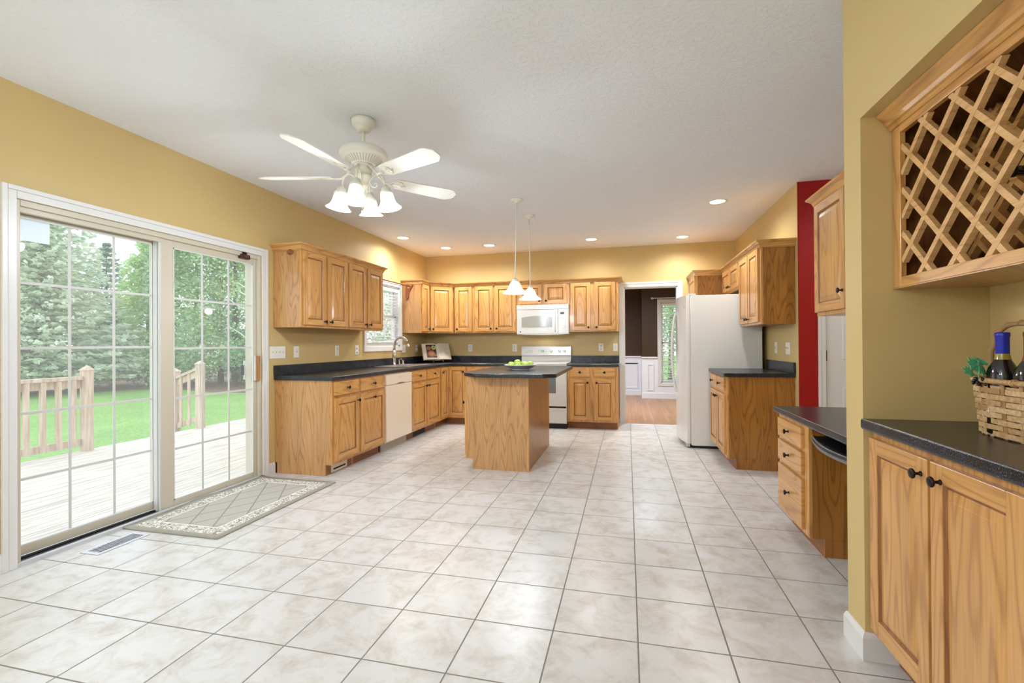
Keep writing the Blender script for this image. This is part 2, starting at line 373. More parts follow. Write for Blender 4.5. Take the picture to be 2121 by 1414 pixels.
b.box(.29, DY-.03, .87, .62, DY, .90); b.box(1.43, DY-.03, .87, 3.1, DY, .90); b.box(.29, DY-.02, 0, 3.1, DY, .12); b.box(.296, DY, 0, .30, DL, .89)
pmould(b, .405, .545, .17, .745, DY-.004); pmould(b, 1.6, 2.6, .17, .745, DY-.004)
struct(b.build('wall_wainscot_window', WAIN, bevel=.003))

# casings and baseboards
def casing(name, kind, a0, a1, z0, z1, w_, plane, out, mt=WHITE, bottom=False, thick=.018):
    # kind 'x': lies on plane x=plane, spans y; kind 'y': lies on plane y=plane, spans x. inner opening a0..a1, z0..z1
    b = MB()
    def bx(p0, p1, za, zb, e=0):
        q0, q1 = plane, plane+out*(thick-e)
        if kind == 'x': b.box(q0, p0, za, q1, p1, zb)
        else: b.box(p0, q0, za, p1, q1, zb)
    for e, i0, i1 in ((0, w_*.62, w_), (.005, .0, w_*.62)):
        zz = z0-(w_ if bottom else 0)
        bx(a0-i1, a0-i0, z0-(i1 if bottom else 0), z1+i1, e); bx(a1+i0, a1+i1, z0-(i1 if bottom else 0), z1+i1, e)
        bx(a0-i0, a1+i0, z1+i0, z1+i1, e)
        if bottom: bx(a0-i0, a1+i0, z0-i1, z0-i0, e)
    return struct(b.build(name, mt, bevel=.003))
casing('trim_1', 'x', 1.855, 3.636, 0, 2.02, .067, XL, 1)
casing('trim_2', 'x', 5.405, 6.315, 1.175, 2.03, .062, XL, 1, bottom=True)
casing('trim_3', 'y', -.05, .715, 0, 2.035, .072, YB, -1)
casing('trim_4', 'y', 1.715, 2.46, 0, 2.05, .06, 4.75, -1)
casing('trim_5', 'y', .69, 1.36, .335, 2.07, .065, DY, -1, bottom=True)
b = MB(); b.box(-.05, YB, 0, -.035, YB+.12, 2.035); b.box(.70, YB, 0, .715, YB+.12, 2.035); b.box(-.05, YB, 2.02, .715, YB+.12, 2.035); struct(b.build('trim_6', WHITE))
def baseb(name, path, flip=False):
    pr = [(0, 0), (.013, 0), (.013, .085), (.008, .098), (.004, .104), (0, .104)]
    b = MB(); b.sweep(path, pr); return struct(b.build(name, WHITE))
baseb('baseboard_left', [(XL, YREAR), (XL, 1.788)]); baseb('baseboard_left_short', [(XL, 3.704), (XL, 3.788)])
baseb('baseboard_pillar', [(.972, 2.06), (NF, 2.06), (NF, 2.20), (NF+.1, 2.2)][::-1])
baseb('baseboard_back', [(-.131, YB), (-.122, YB)])

# ------------------------------------------------------------------ sliding glass door
def grid_panel(parent, nm, x, y0, y1, z0, z1, st_l, st_r, top, bot, th=.035, cols=3, rows=5):
    # panel in plane x (front face), glass from y0..y1, z0..z1
    p = MB(); p.box(x, y0-st_l, z0-bot, x-th, y0, z1+top); p.box(x, y1, z0-bot, x-th, y1+st_r, z1+top)
    p.box(x, y0, z0-bot, x-th, y1, z0); p.box(x, y0, z1, x-th, y1, z1+top)
    fr = p.build(nm, ALMOND, parent, .003)
    b = MB(); b.box(x+.0005, y0, z0, x-.008, y0+.008, z1); b.box(x+.0005, y1-.008, z0, x-.008, y1, z1); b.box(x+.0005, y0, z0, x-.008, y1, z0+.008); b.box(x+.0005, y0, z1-.008, x-.008, y1, z1); b.build('glazing_bead', WHITE, fr)
    g = MB(); g.box(x-.016, y0-.005, z0-.005, x-.020, y1+.005, z1+.005); g.build('glass', GLASS, fr)
    m = MB()
    for k in range(1, cols): yy = y0+(y1-y0)*k/cols; m.box(x-.011, yy-.008, z0, x-.0155, yy+.008, z1)
    for k in range(1, rows): zz = z0+(z1-z0)*k/rows; m.box(x-.0112, y0, zz-.008, x-.0152, y1, zz+.008)
    m.build('muntin_grid', MUNT, fr, .001)
    return fr
D1 = thing('door_1', None, None, (XL, 2.74, 0)); D1['kind'] = 'structure'
XO = XL
D = -XL  # children built in world coordinates, shifted back
def sh(b): b.M = Matrix.Translation((-XL, -2.74, 0)); return b
class MBs(MB):
    def __init__(s): super().__init__(); s.M = Matrix.Translation((-XL, -2.74, 0))
def grid_panel_w(*a, **k):
    global MB
    old = MB; MB = MBs
    try: return grid_panel(*a, **k)
    finally: MB = old
b = MBs(); b.box(XL-.004, 1.84, 0, WO, 1.878, 2.02); b.box(XL-.004, 3.604, 0, WO, 3.636, 2.02); b.box(XL-.004, 1.878, 1.985, WO, 3.604, 2.02)
b.box(XL-.02, 1.878, 1.955, XL-.05, 2.70, 1.985); b.build('door_frame', ALMOND, D1, .003)
b = MBs(); b.box(XL-.0541, 1.878, 1.976, XL-.062, 2.70, 1.985); b.build('head_track', DARK, D1)
grid_panel_w(D1, 'fixed_panel', -3.335, 1.918, 2.694, .078, 1.945, .04, .05, .045, .052)
sp = grid_panel_w(D1, 'sliding_panel', -3.275, 2.800, 3.566, .062, 1.935, .098, .036, .05, .048)
b = MBs(); b.box(XL, 1.84, -.01, WO-.02, 3.636, .012); b.box(XL+.008, 1.855, -.01, XL-.02, 3.636, .022); b.build('threshold', ALUM, D1, .002)
b = MBs(); b.box(XL-.021, 1.88, .012, XL-.052, 2.70, .0145); b.box(XL-.062, 1.88, .012, XL-.088, 2.70, .024); b.build('bottom_track', BLACK, D1)
b = MBs(); b.box(-3.273, 2.688, .014, -3.285, 2.7015, 1.983); b.box(-3.292, 2.688, .014, -3.330, 2.7015, 1.983); b.build('interlock_strip', MUNT, sp, .002)
b = MBs(); b.box(-3.275, 3.586, .885, -3.228, 3.60, 1.11); hb = b.build('door_handle', VEN2, D1, .005)
b = MBs(); b.box(-3.274, 3.570, .885, -3.262, 3.588, 1.11); b.build('handle_backplate', WHITE, D1, .003)
b = MBs(); b.box(-3.320, 3.515, .90, -3.335, 3.53, 1.07); b.build('outer_handle', WHITE, D1, .003)
b = MBs(); b.box(-3.320, 3.475, .94, -3.330, 3.51, 1.03); b.build('outer_lock', BLACK, D1, .003)
a = thing('door_alarm', 'small dark brown security lock screwed to top rail of sliding door', 'door lock', (-3.247, 3.449, 1.985))
b = MB(); b.box(-.028, -.05, -.022, .010, .05, .016); b.build('lock_body', mat('dark_brown_plastic', srgb(58, 22, 20), .4), a, .005)
b = MB(); b.box(-.003, -.03, .016, .010, .012, .034); b.build('latch', BLACK, a, .003)
b = MB(); b.box(.010, -.02, -.012, .012, .03, .008); b.build('face_plate', mat('maroon_label', srgb(110, 50, 46), .5), a)
o = MB().box(-3.3540, 1.925, 1.815, -3.3546, 2.078, 1.943)
m = mat('pale_film', srgb(244, 246, 252), .6); n = N(m); tr = n.n('ShaderNodeBsdfTranslucent'); tr.inputs[0].default_value = srgb(246, 248, 255); mx = n.n('ShaderNodeMixShader'); mx.inputs[0].default_value = .75
out = [q for q in n.t.nodes if q.type == 'OUTPUT_MATERIAL'][0]; n.l(n.b.outputs[0], mx.inputs[1]); n.l(tr.outputs[0], mx.inputs[2]); n.l(mx.outputs[0], out.inputs[0])
tag(o.build('window_decal', m), 'white translucent sheet stuck in upper left corner of sliding door glass', 'decal')

# ------------------------------------------------------------------ windows with blinds
def sash_window(nm, n_, kind, plane, out, a0, a1, z0, z1, cols, rows, mt=WHITE, split=None, blind_to=None, slat=.05, pitch_=.042, inset=.03, tilt=18):
    base = thing(nm, None, None, (plane, a0, z0) if kind == 'x' else (a0, plane, z0)); base['kind'] = 'structure'
    def T(b): b.M = Matrix.Translation((-plane, -a0, -z0) if kind == 'x' else (-a0, -plane, -z0)); return b
    def bx(b, p0, p1, q0, q1, za, zb):
        if kind == 'x': b.box(plane+out*q0, p0, za, plane+out*q1, p1, zb)
        else: b.box(p0, plane+out*q0, za, p1, plane+out*q1, zb)
    b = T(MB())
    bx(b, a0, a0+.02, -.12, 0, z0, z1); bx(b, a1-.02, a1, -.12, 0, z0, z1); bx(b, a0, a1, -.12, 0, z1-.02, z1); bx(b, a0, a1, -.12, 0, z0, z0+.02)
    b.build('window_jamb', mt, base)
    mid = (z0+z1)/2; c0, c1 = a0+.02, a1-.02
    b = T(MB()); fr = .035
    for za, zb, d0, d1 in ((z0+.02, mid+.015, -.075, -.05), (mid-.015, z1-.02, -.105, -.08)):
        bx(b, c0, c0+fr, d0, d1, za, zb); bx(b, c1-fr, c1, d0, d1, za, zb); bx(b, c0, c1, d0, d1, za, za+fr); bx(b, c0, c1, d0, d1, zb-fr, zb)
        for k in range(1, cols): x = c0+(c1-c0)*k/cols; bx(b, x-.008, x+.008, d0+.005, d1-.005, za, zb)
        for k in range(1, rows): z_ = za+(zb-za)*k/rows; bx(b, c0, c1, d0+.006, d1-.006, z_-.008, z_+.008)
    b.build('window_sash', mt, base)
    b = T(MB()); bx(b, c0, c1, -.092, -.088, mid, z1-.03); bx(b, c0, c1, -.064, -.060, z0+.03, mid); b.build('glass', GLASS, base)
    return base
BLIND = mat('white_blind_slat', srgb(244, 244, 246), .4)
nb = N(BLIND); nb.b.inputs['Subsurface Weight'].default_value = 0
def blind(label, kind, plane, out, a0, a1, z0, z1, pitch_=.042, tilt=15, slat=.048, tapes=()):
    t_ = thing('window_blind', label, 'blind', (plane, a0, z0) if kind == 'x' else (a0, plane, z0))
    W = a1-a0
    def loc(p, q, z): return (q*out, p, z) if kind == 'x' else (p, q*out, z)
    b = MB(); q = loc(0, -.015, z1-z0-.045); q2 = loc(W, .03, z1-z0); b.box(*q, *q2); b.build('head_rail', BLIND, t_, .003)
    b = MB(); q = loc(0, -.012, .0); q2 = loc(W, .02, .018); b.box(*q, *q2); b.build('bottom_rail', BLIND, t_, .003)
    zz = .04; i = 0; b = MB(); ct, st_ = math.cos(R(tilt)), math.sin(R(tilt))
    while zz < z1-z0-.06:
        h = slat/2; c = .004
        pts = [(-h*ct+c, zz-h*st_), (0+c, zz+.0025), (h*ct+c, zz+h*st_), (h*ct+c, zz+h*st_+.0025), (0+c, zz+.005), (-h*ct+c, zz-h*st_+.0025)]
        vs = [loc(0, p, z) for p, z in pts]+[loc(W, p, z) for p, z in pts]
        b.add(vs, [tuple(range(6)), tuple(range(6, 12))]+[(j, (j+1) % 6, 6+(j+1) % 6, 6+j) for j in range(6)])
        zz += pitch_
    s_ = b.build('slats', BLIND, t_)
    b = MB()
    for f_ in (.12, .5, .88):
        q = loc(W*f_-.001, -.022, .0); q2 = loc(W*f_+.001, -.021, z1-z0-.03); b.box(*q, *q2)
        q = loc(W*f_-.001, .028, .0); q2 = loc(W*f_+.001, .029, z1-z0-.03); b.box(*q, *q2)
    b.build('ladder_cord', BLIND, t_)
    return t_
sash_window('window_1', 1, 'x', XL, 1, 5.405, 6.315, 1.175, 2.03, 3, 2)
blind('white horizontal blind in window over kitchen sink', 'x', XL-.03, 1, 5.43, 6.29, 1.235, 2.00)
sash_window('window_2', 2, 'y', DY, -1, .69, 1.36, .335, 2.07, 2, 2)
blind('white horizontal blind in the dining room window beyond doorway', 'y', DY+.03, -1, .715, 1.335, .37, 2.04, pitch_=.05)
sash_window('added_window_4', 4, 'x', XL, 1, -1.2, .3, .9, 2.3, 4, 3)  # added window, out of view, lets in more light from the left
sash_window('added_window_3', 3, 'y', YREAR, 1, -2.95, -1.05, .4, 2.3, 4, 3)  # added window, out of view, lights the room from behind the camera

# ------------------------------------------------------------------ cabinets
KP = [(.0085, 0), (.0085, .002), (.005, .005), (.0045, .014), (.009, .018), (.015, .021), (.0165, .024), (.015, .028), (.010, .030), (.0, .0305)]
def knob(parent, x, y, z, ax=(0, -1, 0)):
    b = MB(); b.lathe([(r, -h) for r, h in KP], (0, 0, 0), 14, 'y'); o = b.build('knob', KNOB, parent); o.location = (x, y, z); return o
def door_mesh(w_, h_, flat=False, st=.055, th=.019, arch=False):
    b = MB()
    if flat:
        b.mi = 1; b.box(0, -th, 0, w_, 0, h_)
        return b
    b.box(0, -th, 0, st, 0, h_); b.box(w_-st, -th, 0, w_, 0, h_)
    b.mi = 1; b.box(st, -th, 0, w_-st, 0, st); b.box(st, -th, h_-st, w_-st, 0, h_); b.mi = 0
    rings = [(0, -th+.003), (.005, -.009), (.010, -.009), (.013, -.011), (.036, -.0165), (.0375, -.018)]
    vs = []; fs = []
    x0, x1, z0, z1 = st, w_-st, st, h_-st
    for i, y in rings: vs += [(x0+i, y, z0+i), (x1-i, y, z0+i), (x1-i, y, z1-i), (x0+i, y, z1-i)]
    gs = []
    for r in range(len(rings)-1):
        for k in range(4): (gs if r in (0, 1) else fs).append((r*4+k, r*4+(k+1) % 4, (r+1)*4+(k+1) % 4, (r+1)*4+k))
    q = (len(rings)-1)*4; fs.append((q, q+1, q+2, q+3)); b.add(vs, fs); b.mi = 2; b.add(vs, gs); b.mi = 0
    b.add([(x0, -.002, z0), (x1, -.002, z0), (x1, -.002, z1), (x0, -.002, z1)], [(0, 1, 2, 3)])
    return b
def door_part(parent, x0, x1, z0, z1, kx=None, kz=None, name='door', y=0, flat=False):
    o = door_mesh(x1-x0, z1-z0, flat).build(name, [OAK_V, OAK_H, GROOVE], parent, .0025)
    o.location = (x0, y, z0)
    if kx is not None: knob(o, kx-x0, -.019, kz-z0)
    return o
def cabinet(label, loc, rz, w_, d, z0, z1, fronts, kick=True, group=None, name='base_cabinet', cat='cabinet', side=VEN, ends=(True, True), kd=.075):
    t_ = thing(name, label, cat, loc, rz, group)
    zb = z0+(.1 if kick else 0)
    b = MB(); b.box(.0, .0195, zb, w_, d, z1)
    if kick: b.box(0, kd, z0, .016, d, zb); b.box(w_-.016, kd, z0, w_, d, zb); b.box(0, d-.02, z0, w_, d, zb)
    b.build('cabinet_body', side, t_, .0015)
    b = MB(); b.box(-.0005, 0, zb, w_+.0005, .019, z1); b.build('face_frame', OAK_V, t_, .002)
    if kick:
        b = MB(); b.box(.016, kd, z0, w_-.016, kd+.012, zb); b.build('toe_kick', KICK, t_)
    for f in fronts:
        k, x0, x1, a0, a1 = f[:5]; kx = f[5] if len(f) > 5 else None; kz = f[6] if len(f) > 6 else None
        if k == 'drawer':
            if kx is None: kx = (x0+x1)/2
            if kz is None: kz = (a0+a1)/2
            door_part(t_, x0, x1, a0, a1, kx, kz, 'drawer_front', flat=True)
        else: door_part(t_, x0, x1, a0, a1, kx, kz)
    return t_
# base cabinets, left wall (local x runs along +Y, facing +X)
FX = -2.632; dL = FX-XL-.002
def LB(label, y0, y1, fronts, **k): return cabinet(label, (FX, y0, 0), 90, y1-y0, dL, 0, .876, fronts, **k)
LB('honey oak base cabinet with one drawer nearest the sliding door', 3.797, 4.236, [('drawer', .025, .425, .735, .862), ('door', .025, .425, .13, .706, .40, .655)], group=None)
LB('honey oak base cabinet with centre knob door, between end cabinet and dishwasher', 4.237, 4.755, [('drawer', .02, .50, .735, .862), ('door', .02, .50, .13, .706, .26, .655)])
LB('honey oak sink base cabinet below the faucet and window', 5.392, 6.345, [('drawer', .02, .452, .735, .862), ('drawer', .48, .925, .735, .862), ('door', .02, .452, .13, .706, .425, .655), ('door', .48, .925, .13, .706, .51, .655)])
# corner base cabinet with a folded pie-cut door
t_ = thing('corner_base_cabinet', 'honey oak corner base cabinet with folding pie-cut door', 'cabinet', (FX, 6.66, 0))
b = MB(); xa, ya = XL-FX+.002, YB-6.66-.002
b.prism([(xa, -.313), (-.0195, -.313), (-.0195, .0195), (.295, .0195), (.295, ya), (xa, ya)], .10, .876); b.build('cabinet_body', VEN, t_)
b = MB(); b.prism([(-.019, -.313), (0, -.313), (0, 0), (.295, 0), (.295, .019), (-.019, .019)], .10, .876); b.build('face_frame', OAK_V, t_)
b = MB(); b.prism([(-.09, -.313), (-.075, -.313), (-.075, .075), (.295, .075), (.295, .09), (-.09, .09)], 0, .10); b.build('toe_kick', KICK, t_)
o = door_mesh(.27, .73, st=.05).build('door', [OAK_V, OAK_H, GROOVE], t_, .0025); o.location = (.0, -.29, .13); o.rotation_euler = (0, 0, R(90)); knob(o, .035, -.019, .66)
o = door_mesh(.27, .73, st=.05).build('door', [OAK_V, OAK_H, GROOVE], t_, .0025); o.location = (.02, 0, .13); knob(o, .235, -.019, .66)
# back wall bases
FY = 6.655; dB = YB-FY-.002
cabinet('oak base cabinet with drawers left of the stove, mostly behind island', (-2.335, FY, 0), 0, .712, dB, 0, .876,
        [('drawer', .025, .345, .735, .862), ('drawer', .37, .69, .735, .862), ('door', .025, .345, .13, .706, .32, .655), ('door', .37, .69, .13, .706, .395, .655)])
cabinet('honey oak two-drawer two-door base cabinet between stove and doorway', (-.832, FY, 0), 0, .70, dB, 0, .876,
        [('drawer', .04, .315, .735, .862), ('drawer', .375, .66, .735, .862), ('door', .04, .315, .13, .706, .285, .655), ('door', .375, .66, .13, .706, .41, .655)])
# right wall base (local x runs along -Y, facing -X)
RX = .913
cabinet('oak base cabinet with two small drawers beside the refrigerator', (RX, 5.695, 0), -90, .85, XR-RX-.002, 0, .876,
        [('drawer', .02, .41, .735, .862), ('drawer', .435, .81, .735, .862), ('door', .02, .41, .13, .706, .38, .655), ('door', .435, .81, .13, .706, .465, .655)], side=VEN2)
# desk drawers
DXF = .985
cabinet('three-drawer oak desk pedestal beside the kneehole', (DXF, 3.50, 0), -90, .525, XR-DXF-.002, 0, .733,
        [('drawer', .03, .46, .59, .708), ('drawer', .03, .46, .435, .567), ('drawer', .03, .46, .125, .410, .245, .27)], side=VEN2, cat='drawers')
# upper cabinets
UX = -2.942; dU = UX-XL-.002
def up(label, loc, rz, w_, fronts, z0=1.372, z1=2.12, d=.31, **k): return cabinet(label, loc, rz, w_, d, z0, z1, fronts, kick=False, name='wall_cabinet', **k)
up('oak two-door wall cabinet nearest the sliding door, rosette on its side', (UX, 3.782, 0), 90, .747, [('door', .02, .355, 1.395, 2.09, .325, 1.435), ('door', .388, .727, 1.395, 2.09, .418, 1.435)], d=dU)
up('oak two-door wall cabinet just left of the sink window', (UX, 4.530, 0), 90, .752, [('door', .02, .357, 1.395, 2.09, .325, 1.435), ('door', .39, .732, 1.395, 2.09, .42, 1.435)], d=dU)
up('narrow one-door oak wall cabinet just right of sink window', (UX, 6.415, 0), 90, .256, [('door', .015, .235, 1.395, 2.09, .205, 1.435)], d=dU, side=VEN)
# diagonal corner wall cabinet
t_ = thing('corner_wall_cabinet', 'diagonal oak corner wall cabinet above the cookbook', 'cabinet', (UX, 6.672, 0), 45)
Mx = Matrix.Rotation(R(-45), 4, 'Z') @ Matrix.Translation((-UX, -6.672, 0))
b = MB(); b.M = Mx; b.prism([(XL+.002, 6.672), (UX-.014, 6.672+.014-.0139), (-2.65, 6.968), (-2.638, YB-.002), (XL+.002, YB-.002)], 1.372, 2.12); b.build('cabinet_body', VEN, t_)
b = MB(); b.box(0, 0, 1.372, .415, .012, 2.12); b.build('face_frame', OAK_V, t_, .002)
door_part(t_, .03, .385, 1.395, 2.09, .06, 1.435)
YU = 6.965; dUB = YB-YU-.002
up('single-door oak wall cabinet right of the diagonal corner cabinet', (-2.636, YU, 0), 0, .318, [('door', .022, .292, 1.395, 2.09, .055, 1.435)], d=dUB)
up('two-door oak wall cabinet left of microwave, behind pendant lights', (-2.317, YU, 0), 0, .70, [('door', .022, .315, 1.395, 2.09, .285, 1.435), ('door', .346, .675, 1.395, 2.09, .376, 1.435)], d=dUB)
up('short oak wall cabinet directly above the microwave', (-1.616, YU, 0), 0, .778, [('door', .03, .368, 1.80, 2.09, .34, 1.84), ('door', .408, .75, 1.80, 2.09, .44, 1.84)], z0=1.778, d=dUB)
up('two-door oak wall cabinet right of microwave beside doorway', (-.837, YU, 0), 0, .715, [('door', .025, .315, 1.395, 2.09, .285, 1.435), ('door', .37, .67, 1.395, 2.09, .40, 1.435)], d=dUB)
RUX = 1.212; dR = XR-RUX-.002
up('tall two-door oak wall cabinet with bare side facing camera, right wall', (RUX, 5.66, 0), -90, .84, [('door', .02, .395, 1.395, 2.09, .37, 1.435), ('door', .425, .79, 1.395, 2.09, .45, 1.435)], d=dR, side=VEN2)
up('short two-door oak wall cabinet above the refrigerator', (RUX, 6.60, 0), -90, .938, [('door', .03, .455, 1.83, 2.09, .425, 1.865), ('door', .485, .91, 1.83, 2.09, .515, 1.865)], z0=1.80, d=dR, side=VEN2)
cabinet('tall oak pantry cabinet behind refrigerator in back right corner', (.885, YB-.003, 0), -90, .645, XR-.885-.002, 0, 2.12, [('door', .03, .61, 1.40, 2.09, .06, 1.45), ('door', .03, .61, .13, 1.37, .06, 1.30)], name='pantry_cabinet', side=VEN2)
up('pale oak single-door wall cabinet above the desk, beside red wall', (1.215, 3.495, 0), -90, .52, [('door', .012, .452, 1.395, 2.09, .425, 1.50)], d=XR-1.215-.002)
# crown mouldings
CP = [(0, 2.085), (.006, 2.085), (.010, 2.093), (.014, 2.098), (.016, 2.108), (.024, 2.124), (.036, 2.134), (.042, 2.138), (.046, 2.140), (.050, 2.152), (0, 2.152)]
CPU = [(0, 2.095)]+CP[1:]
def crown(label, path):
    b = MB(); b.sweep(path, CP); return tag(b.build('crown_molding', OAK_H), label, 'molding')
crown('oak crown moulding along wall cabinets left of sink window', [(XL+.002, 3.781), (UX+.0, 3.781), (UX, 5.283), (XL+.002, 5.283)][::1])
crown('oak crown moulding running round the corner and over microwave cabinets', [(XL+.002, 6.414), (UX, 6.414), (UX, 6.672), (-2.648, YU), (-.121, YU), (-.121, YB-.002)])
crown('oak crown moulding above refrigerator and right wall cabinets', [(.885-.0, YB-.002), (.885, 6.626), (RUX, 6.626), (RUX, 4.819), (XR-.002, 4.819)])
crown('pale oak crown moulding on the cabinet above desk', [(XR-.002, 3.497), (1.215, 3.497), (1.215, 2.974), (XR-.002, 2.974)])

# ------------------------------------------------------------------ island
t_ = thing('kitchen_island', 'freestanding oak kitchen island under the pendant lights', 'kitchen island', (-1.22, 4.33, 0))
T0 = Matrix.Translation((1.22, -4.33, 0))
b = MB(); b.M = T0; b.box(-1.512, 4.345, .10, -.914, 5.53, .889); b.box(-1.445, 4.345, 0, -.93, 5.53, .10); b.build('cabinet_body', VEN, t_)
b = MB(); b.M = T0; b.prism([(-1.512, .10), (-1.457, .10), (-1.457, 0), (-.914, 0), (-.914, .889), (-1.512, .889)], 4.33, 4.345, 'y'); b.build('end_panel', VEN, t_)
b = MB(); b.M = T0; b.prism([(-1.512, .10), (-1.457, .10), (-1.457, 0), (-.914, 0), (-.914, .889), (-1.512, .889)], 5.53, 5.545, 'y'); b.build('end_panel', VEN, t_)
b = MB(); b.M = T0; b.box(-.914, 4.345, 0, -.909, 5.53, .889); b.build('side_panel', VEN2, t_)
b = MB(); b.M = T0; b.box(-.926, 4.326, 0, -.905, 4.345, .889); b.build('corner_trim', OAK_V, t_, .002)
b = MB(); b.M = T0; b.box(-1.531, 4.33, .10, -1.512, 5.545, .889); b.build('face_frame', OAK_V, t_, .002)
for i in range(2):
    o = door_mesh(.55, .576).build('door', [OAK_V, OAK_H, GROOVE], t_, .0025); o.rotation_euler = (0, 0, R(-90)); o.location = (-1.531+1.22, .03+.585*i+.55, .13); knob(o, .51 if i == 0 else .04, -.019, .5)
    o = door_mesh(.55, .127, True).build('drawer_front', [OAK_V, OAK_H], t_, .0025); o.rotation_euler = (0, 0, R(-90)); o.location = (-1.531+1.22, .03+.585*i+.55, .735); knob(o, .275, -.019, .063)
b = MB(); b.M = T0
TP = [(-1.575, 4.42), (-1.555, 4.375), (-1.40, 4.225), (-1.36, 4.21), (-.745, 4.21), (-.650, 4.265), (-.635, 4.29), (-.650, 5.76), (-.72, 5.845), (-1.50, 5.845), (-1.575, 5.77)]
b.prism(TP, .889, .926); b.build('countertop', LAM, t_, .008, 3)

# ------------------------------------------------------------------ countertops
def top(name, label, poly, z0, z1, holes=(), splash=()):
    bm = bmesh.new(); es = []
    for loop in [poly]+list(holes):
        vs = [bm.verts.new((x, y, z0)) for x, y in loop]
        es += [bm.edges.new((vs[i], vs[(i+1) % len(vs)])) for i in range(len(vs))]
    bmesh.ops.triangle_fill(bm, use_beauty=True, use_dissolve=False, edges=es)
    ext = bmesh.ops.extrude_face_region(bm, geom=list(bm.faces))
    for v in [g for g in ext['geom'] if isinstance(g, bmesh.types.BMVert)]: v.co.z = z1
    bmesh.ops.recalc_face_normals(bm, faces=bm.faces)
    t_ = thing(name, label, 'countertop', (poly[0][0], poly[0][1], z0))
    for v in bm.verts: v.co -= Vector((poly[0][0], poly[0][1], z0))
    me = bpy.data.meshes.new('slab'); bm.to_mesh(me); bm.free(); me.materials.append(LAM)
    o = bpy.data.objects.new('slab', me); COL.objects.link(o); o.parent = t_
    bv = o.modifiers.new('bevel', 'BEVEL'); bv.width = .009; bv.segments = 3; bv.limit_method = 'ANGLE'; bv.angle_limit = R(40)
    for q in splash:
        b = MB(); b.M = Matrix.Translation((-poly[0][0], -poly[0][1], -z0)); b.box(*q); b.build('backsplash', LAM, t_, .004)
    return t_
e = .002
top('countertop', 'long black laminate countertop running from sliding door round to stove',
    [(XL+e, 3.778), (-2.607, 3.778), (-2.607, 6.632), (-1.622, 6.632), (-1.622, YB-e), (XL+e, YB-e)], .876, .914,
    holes=[[(-3.10, 5.53), (-2.73, 5.53), (-2.73, 6.27), (-3.10, 6.27)]],
    splash=[(XL+e, 3.778, .9135, XL+.022, YB-e, 1.014), (XL+.022, YB-.022, .9135, -1.622, YB-e, 1.014)])
top('countertop', 'short black laminate countertop between stove and doorway', [(-.834, 6.632), (-.122, 6.632), (-.122, YB-e), (-.834, YB-e)], .876, .914, splash=[(-.834, YB-.022, .9135, -.122, YB-e, 1.014)])
top('countertop', 'black laminate countertop beside the refrigerator', [(.885, 4.82), (XR-e, 4.82), (XR-e, 5.70), (.885, 5.70)], .876, .914, splash=[(XR-.022, 4.82, .9135, XR-e, 5.70, 1.014)])
top('desk_top', 'low black laminate desk top beside the pillar', [(.962, 2.203), (XR-e, 2.203), (XR-e, 3.55), (.962, 3.55)], .733, .771)
top('countertop', 'black laminate countertop in niche under wine rack', [(.856, .803), (NX-e, .803), (NX-e, 2.058), (.856, 2.058)], .876, .914)
# keyboard tray
pts = [(.985, 2.925)]+[(.985-.055*math.sin(math.pi*k/12), 2.925-.70*k/12) for k in range(1, 12)]+[(.985, 2.225), (1.25, 2.225), (1.25, 2.925)]
t_ = thing('keyboard_tray', 'curved black keyboard tray under the desk top', 'keyboard tray', (1.1, 2.575, .64))
b = MB(); b.M = Matrix.Translation((-1.1, -2.575, -.64)); b.prism(pts, .668, .686); b.build('tray', BLACK, t_, .002)
b = MB(); b.M = Matrix.Translation((-1.1, -2.575, -.64)); q = pts[:13]; b.prism(q+[(x+.008, y) for x, y in q[::-1]], .655, .689); b.build('front_lip', mat('grey_rubber_edge', srgb(110, 108, 110), .45), t_, .002)
b = MB(); b.M = Matrix.Translation((-1.1, -2.575, -.64)); b.box(1.05, 2.90, .686, 1.4, 2.93, .7325); b.box(1.05, 2.222, .686, 1.4, 2.25, .7325); b.build('tray_slide', BLACK, t_)

# ------------------------------------------------------------------ niche cabinets and wine rack
NFR = .898
cabinet('large pale oak base cabinet in foreground niche under wine rack', (NFR, 2.056, 0), -90, .74, NX-NFR-.002, 0, .876,
        [('door', .012, .366, .128, .845, .336, .795), ('door', .380, .728, .128, .845, .43, .795)])
cabinet('oak niche base cabinet continuing out of frame to the right', (NFR, 1.315, 0), -90, .512, NX-NFR-.002, 0, .876,
        [('door', .012, .25, .128, .845, .225, .795), ('door', .262, .50, .128, .845, .29, .795)])
t_ = thing('wine_rack', 'oak wall wine rack with diagonal lattice in the niche', 'wine rack', (.97, 2.058, 1.404), -90)
Lr = 1.25; x0 = 0
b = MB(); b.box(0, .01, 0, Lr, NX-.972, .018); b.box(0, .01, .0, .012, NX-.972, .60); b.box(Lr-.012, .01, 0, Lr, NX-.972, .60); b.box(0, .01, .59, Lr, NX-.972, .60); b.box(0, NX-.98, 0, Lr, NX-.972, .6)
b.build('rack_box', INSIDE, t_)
b = MB(); b.box(0, -.001, -.0005, Lr, NX-.972, -.004); b.build('bottom_panel', VEN, t_)
b = MB(); b.box(0, 0, 0, .052, .019, .60); b.box(Lr-.052, 0, 0, Lr, .019, .60); b.mi = 1; b.box(.052, 0, 0, Lr-.052, .019, .036); b.box(.052, 0, .563, Lr-.052, .019, .60)
b.build('face_frame', [OAK_V, OAK_H], t_, .002)
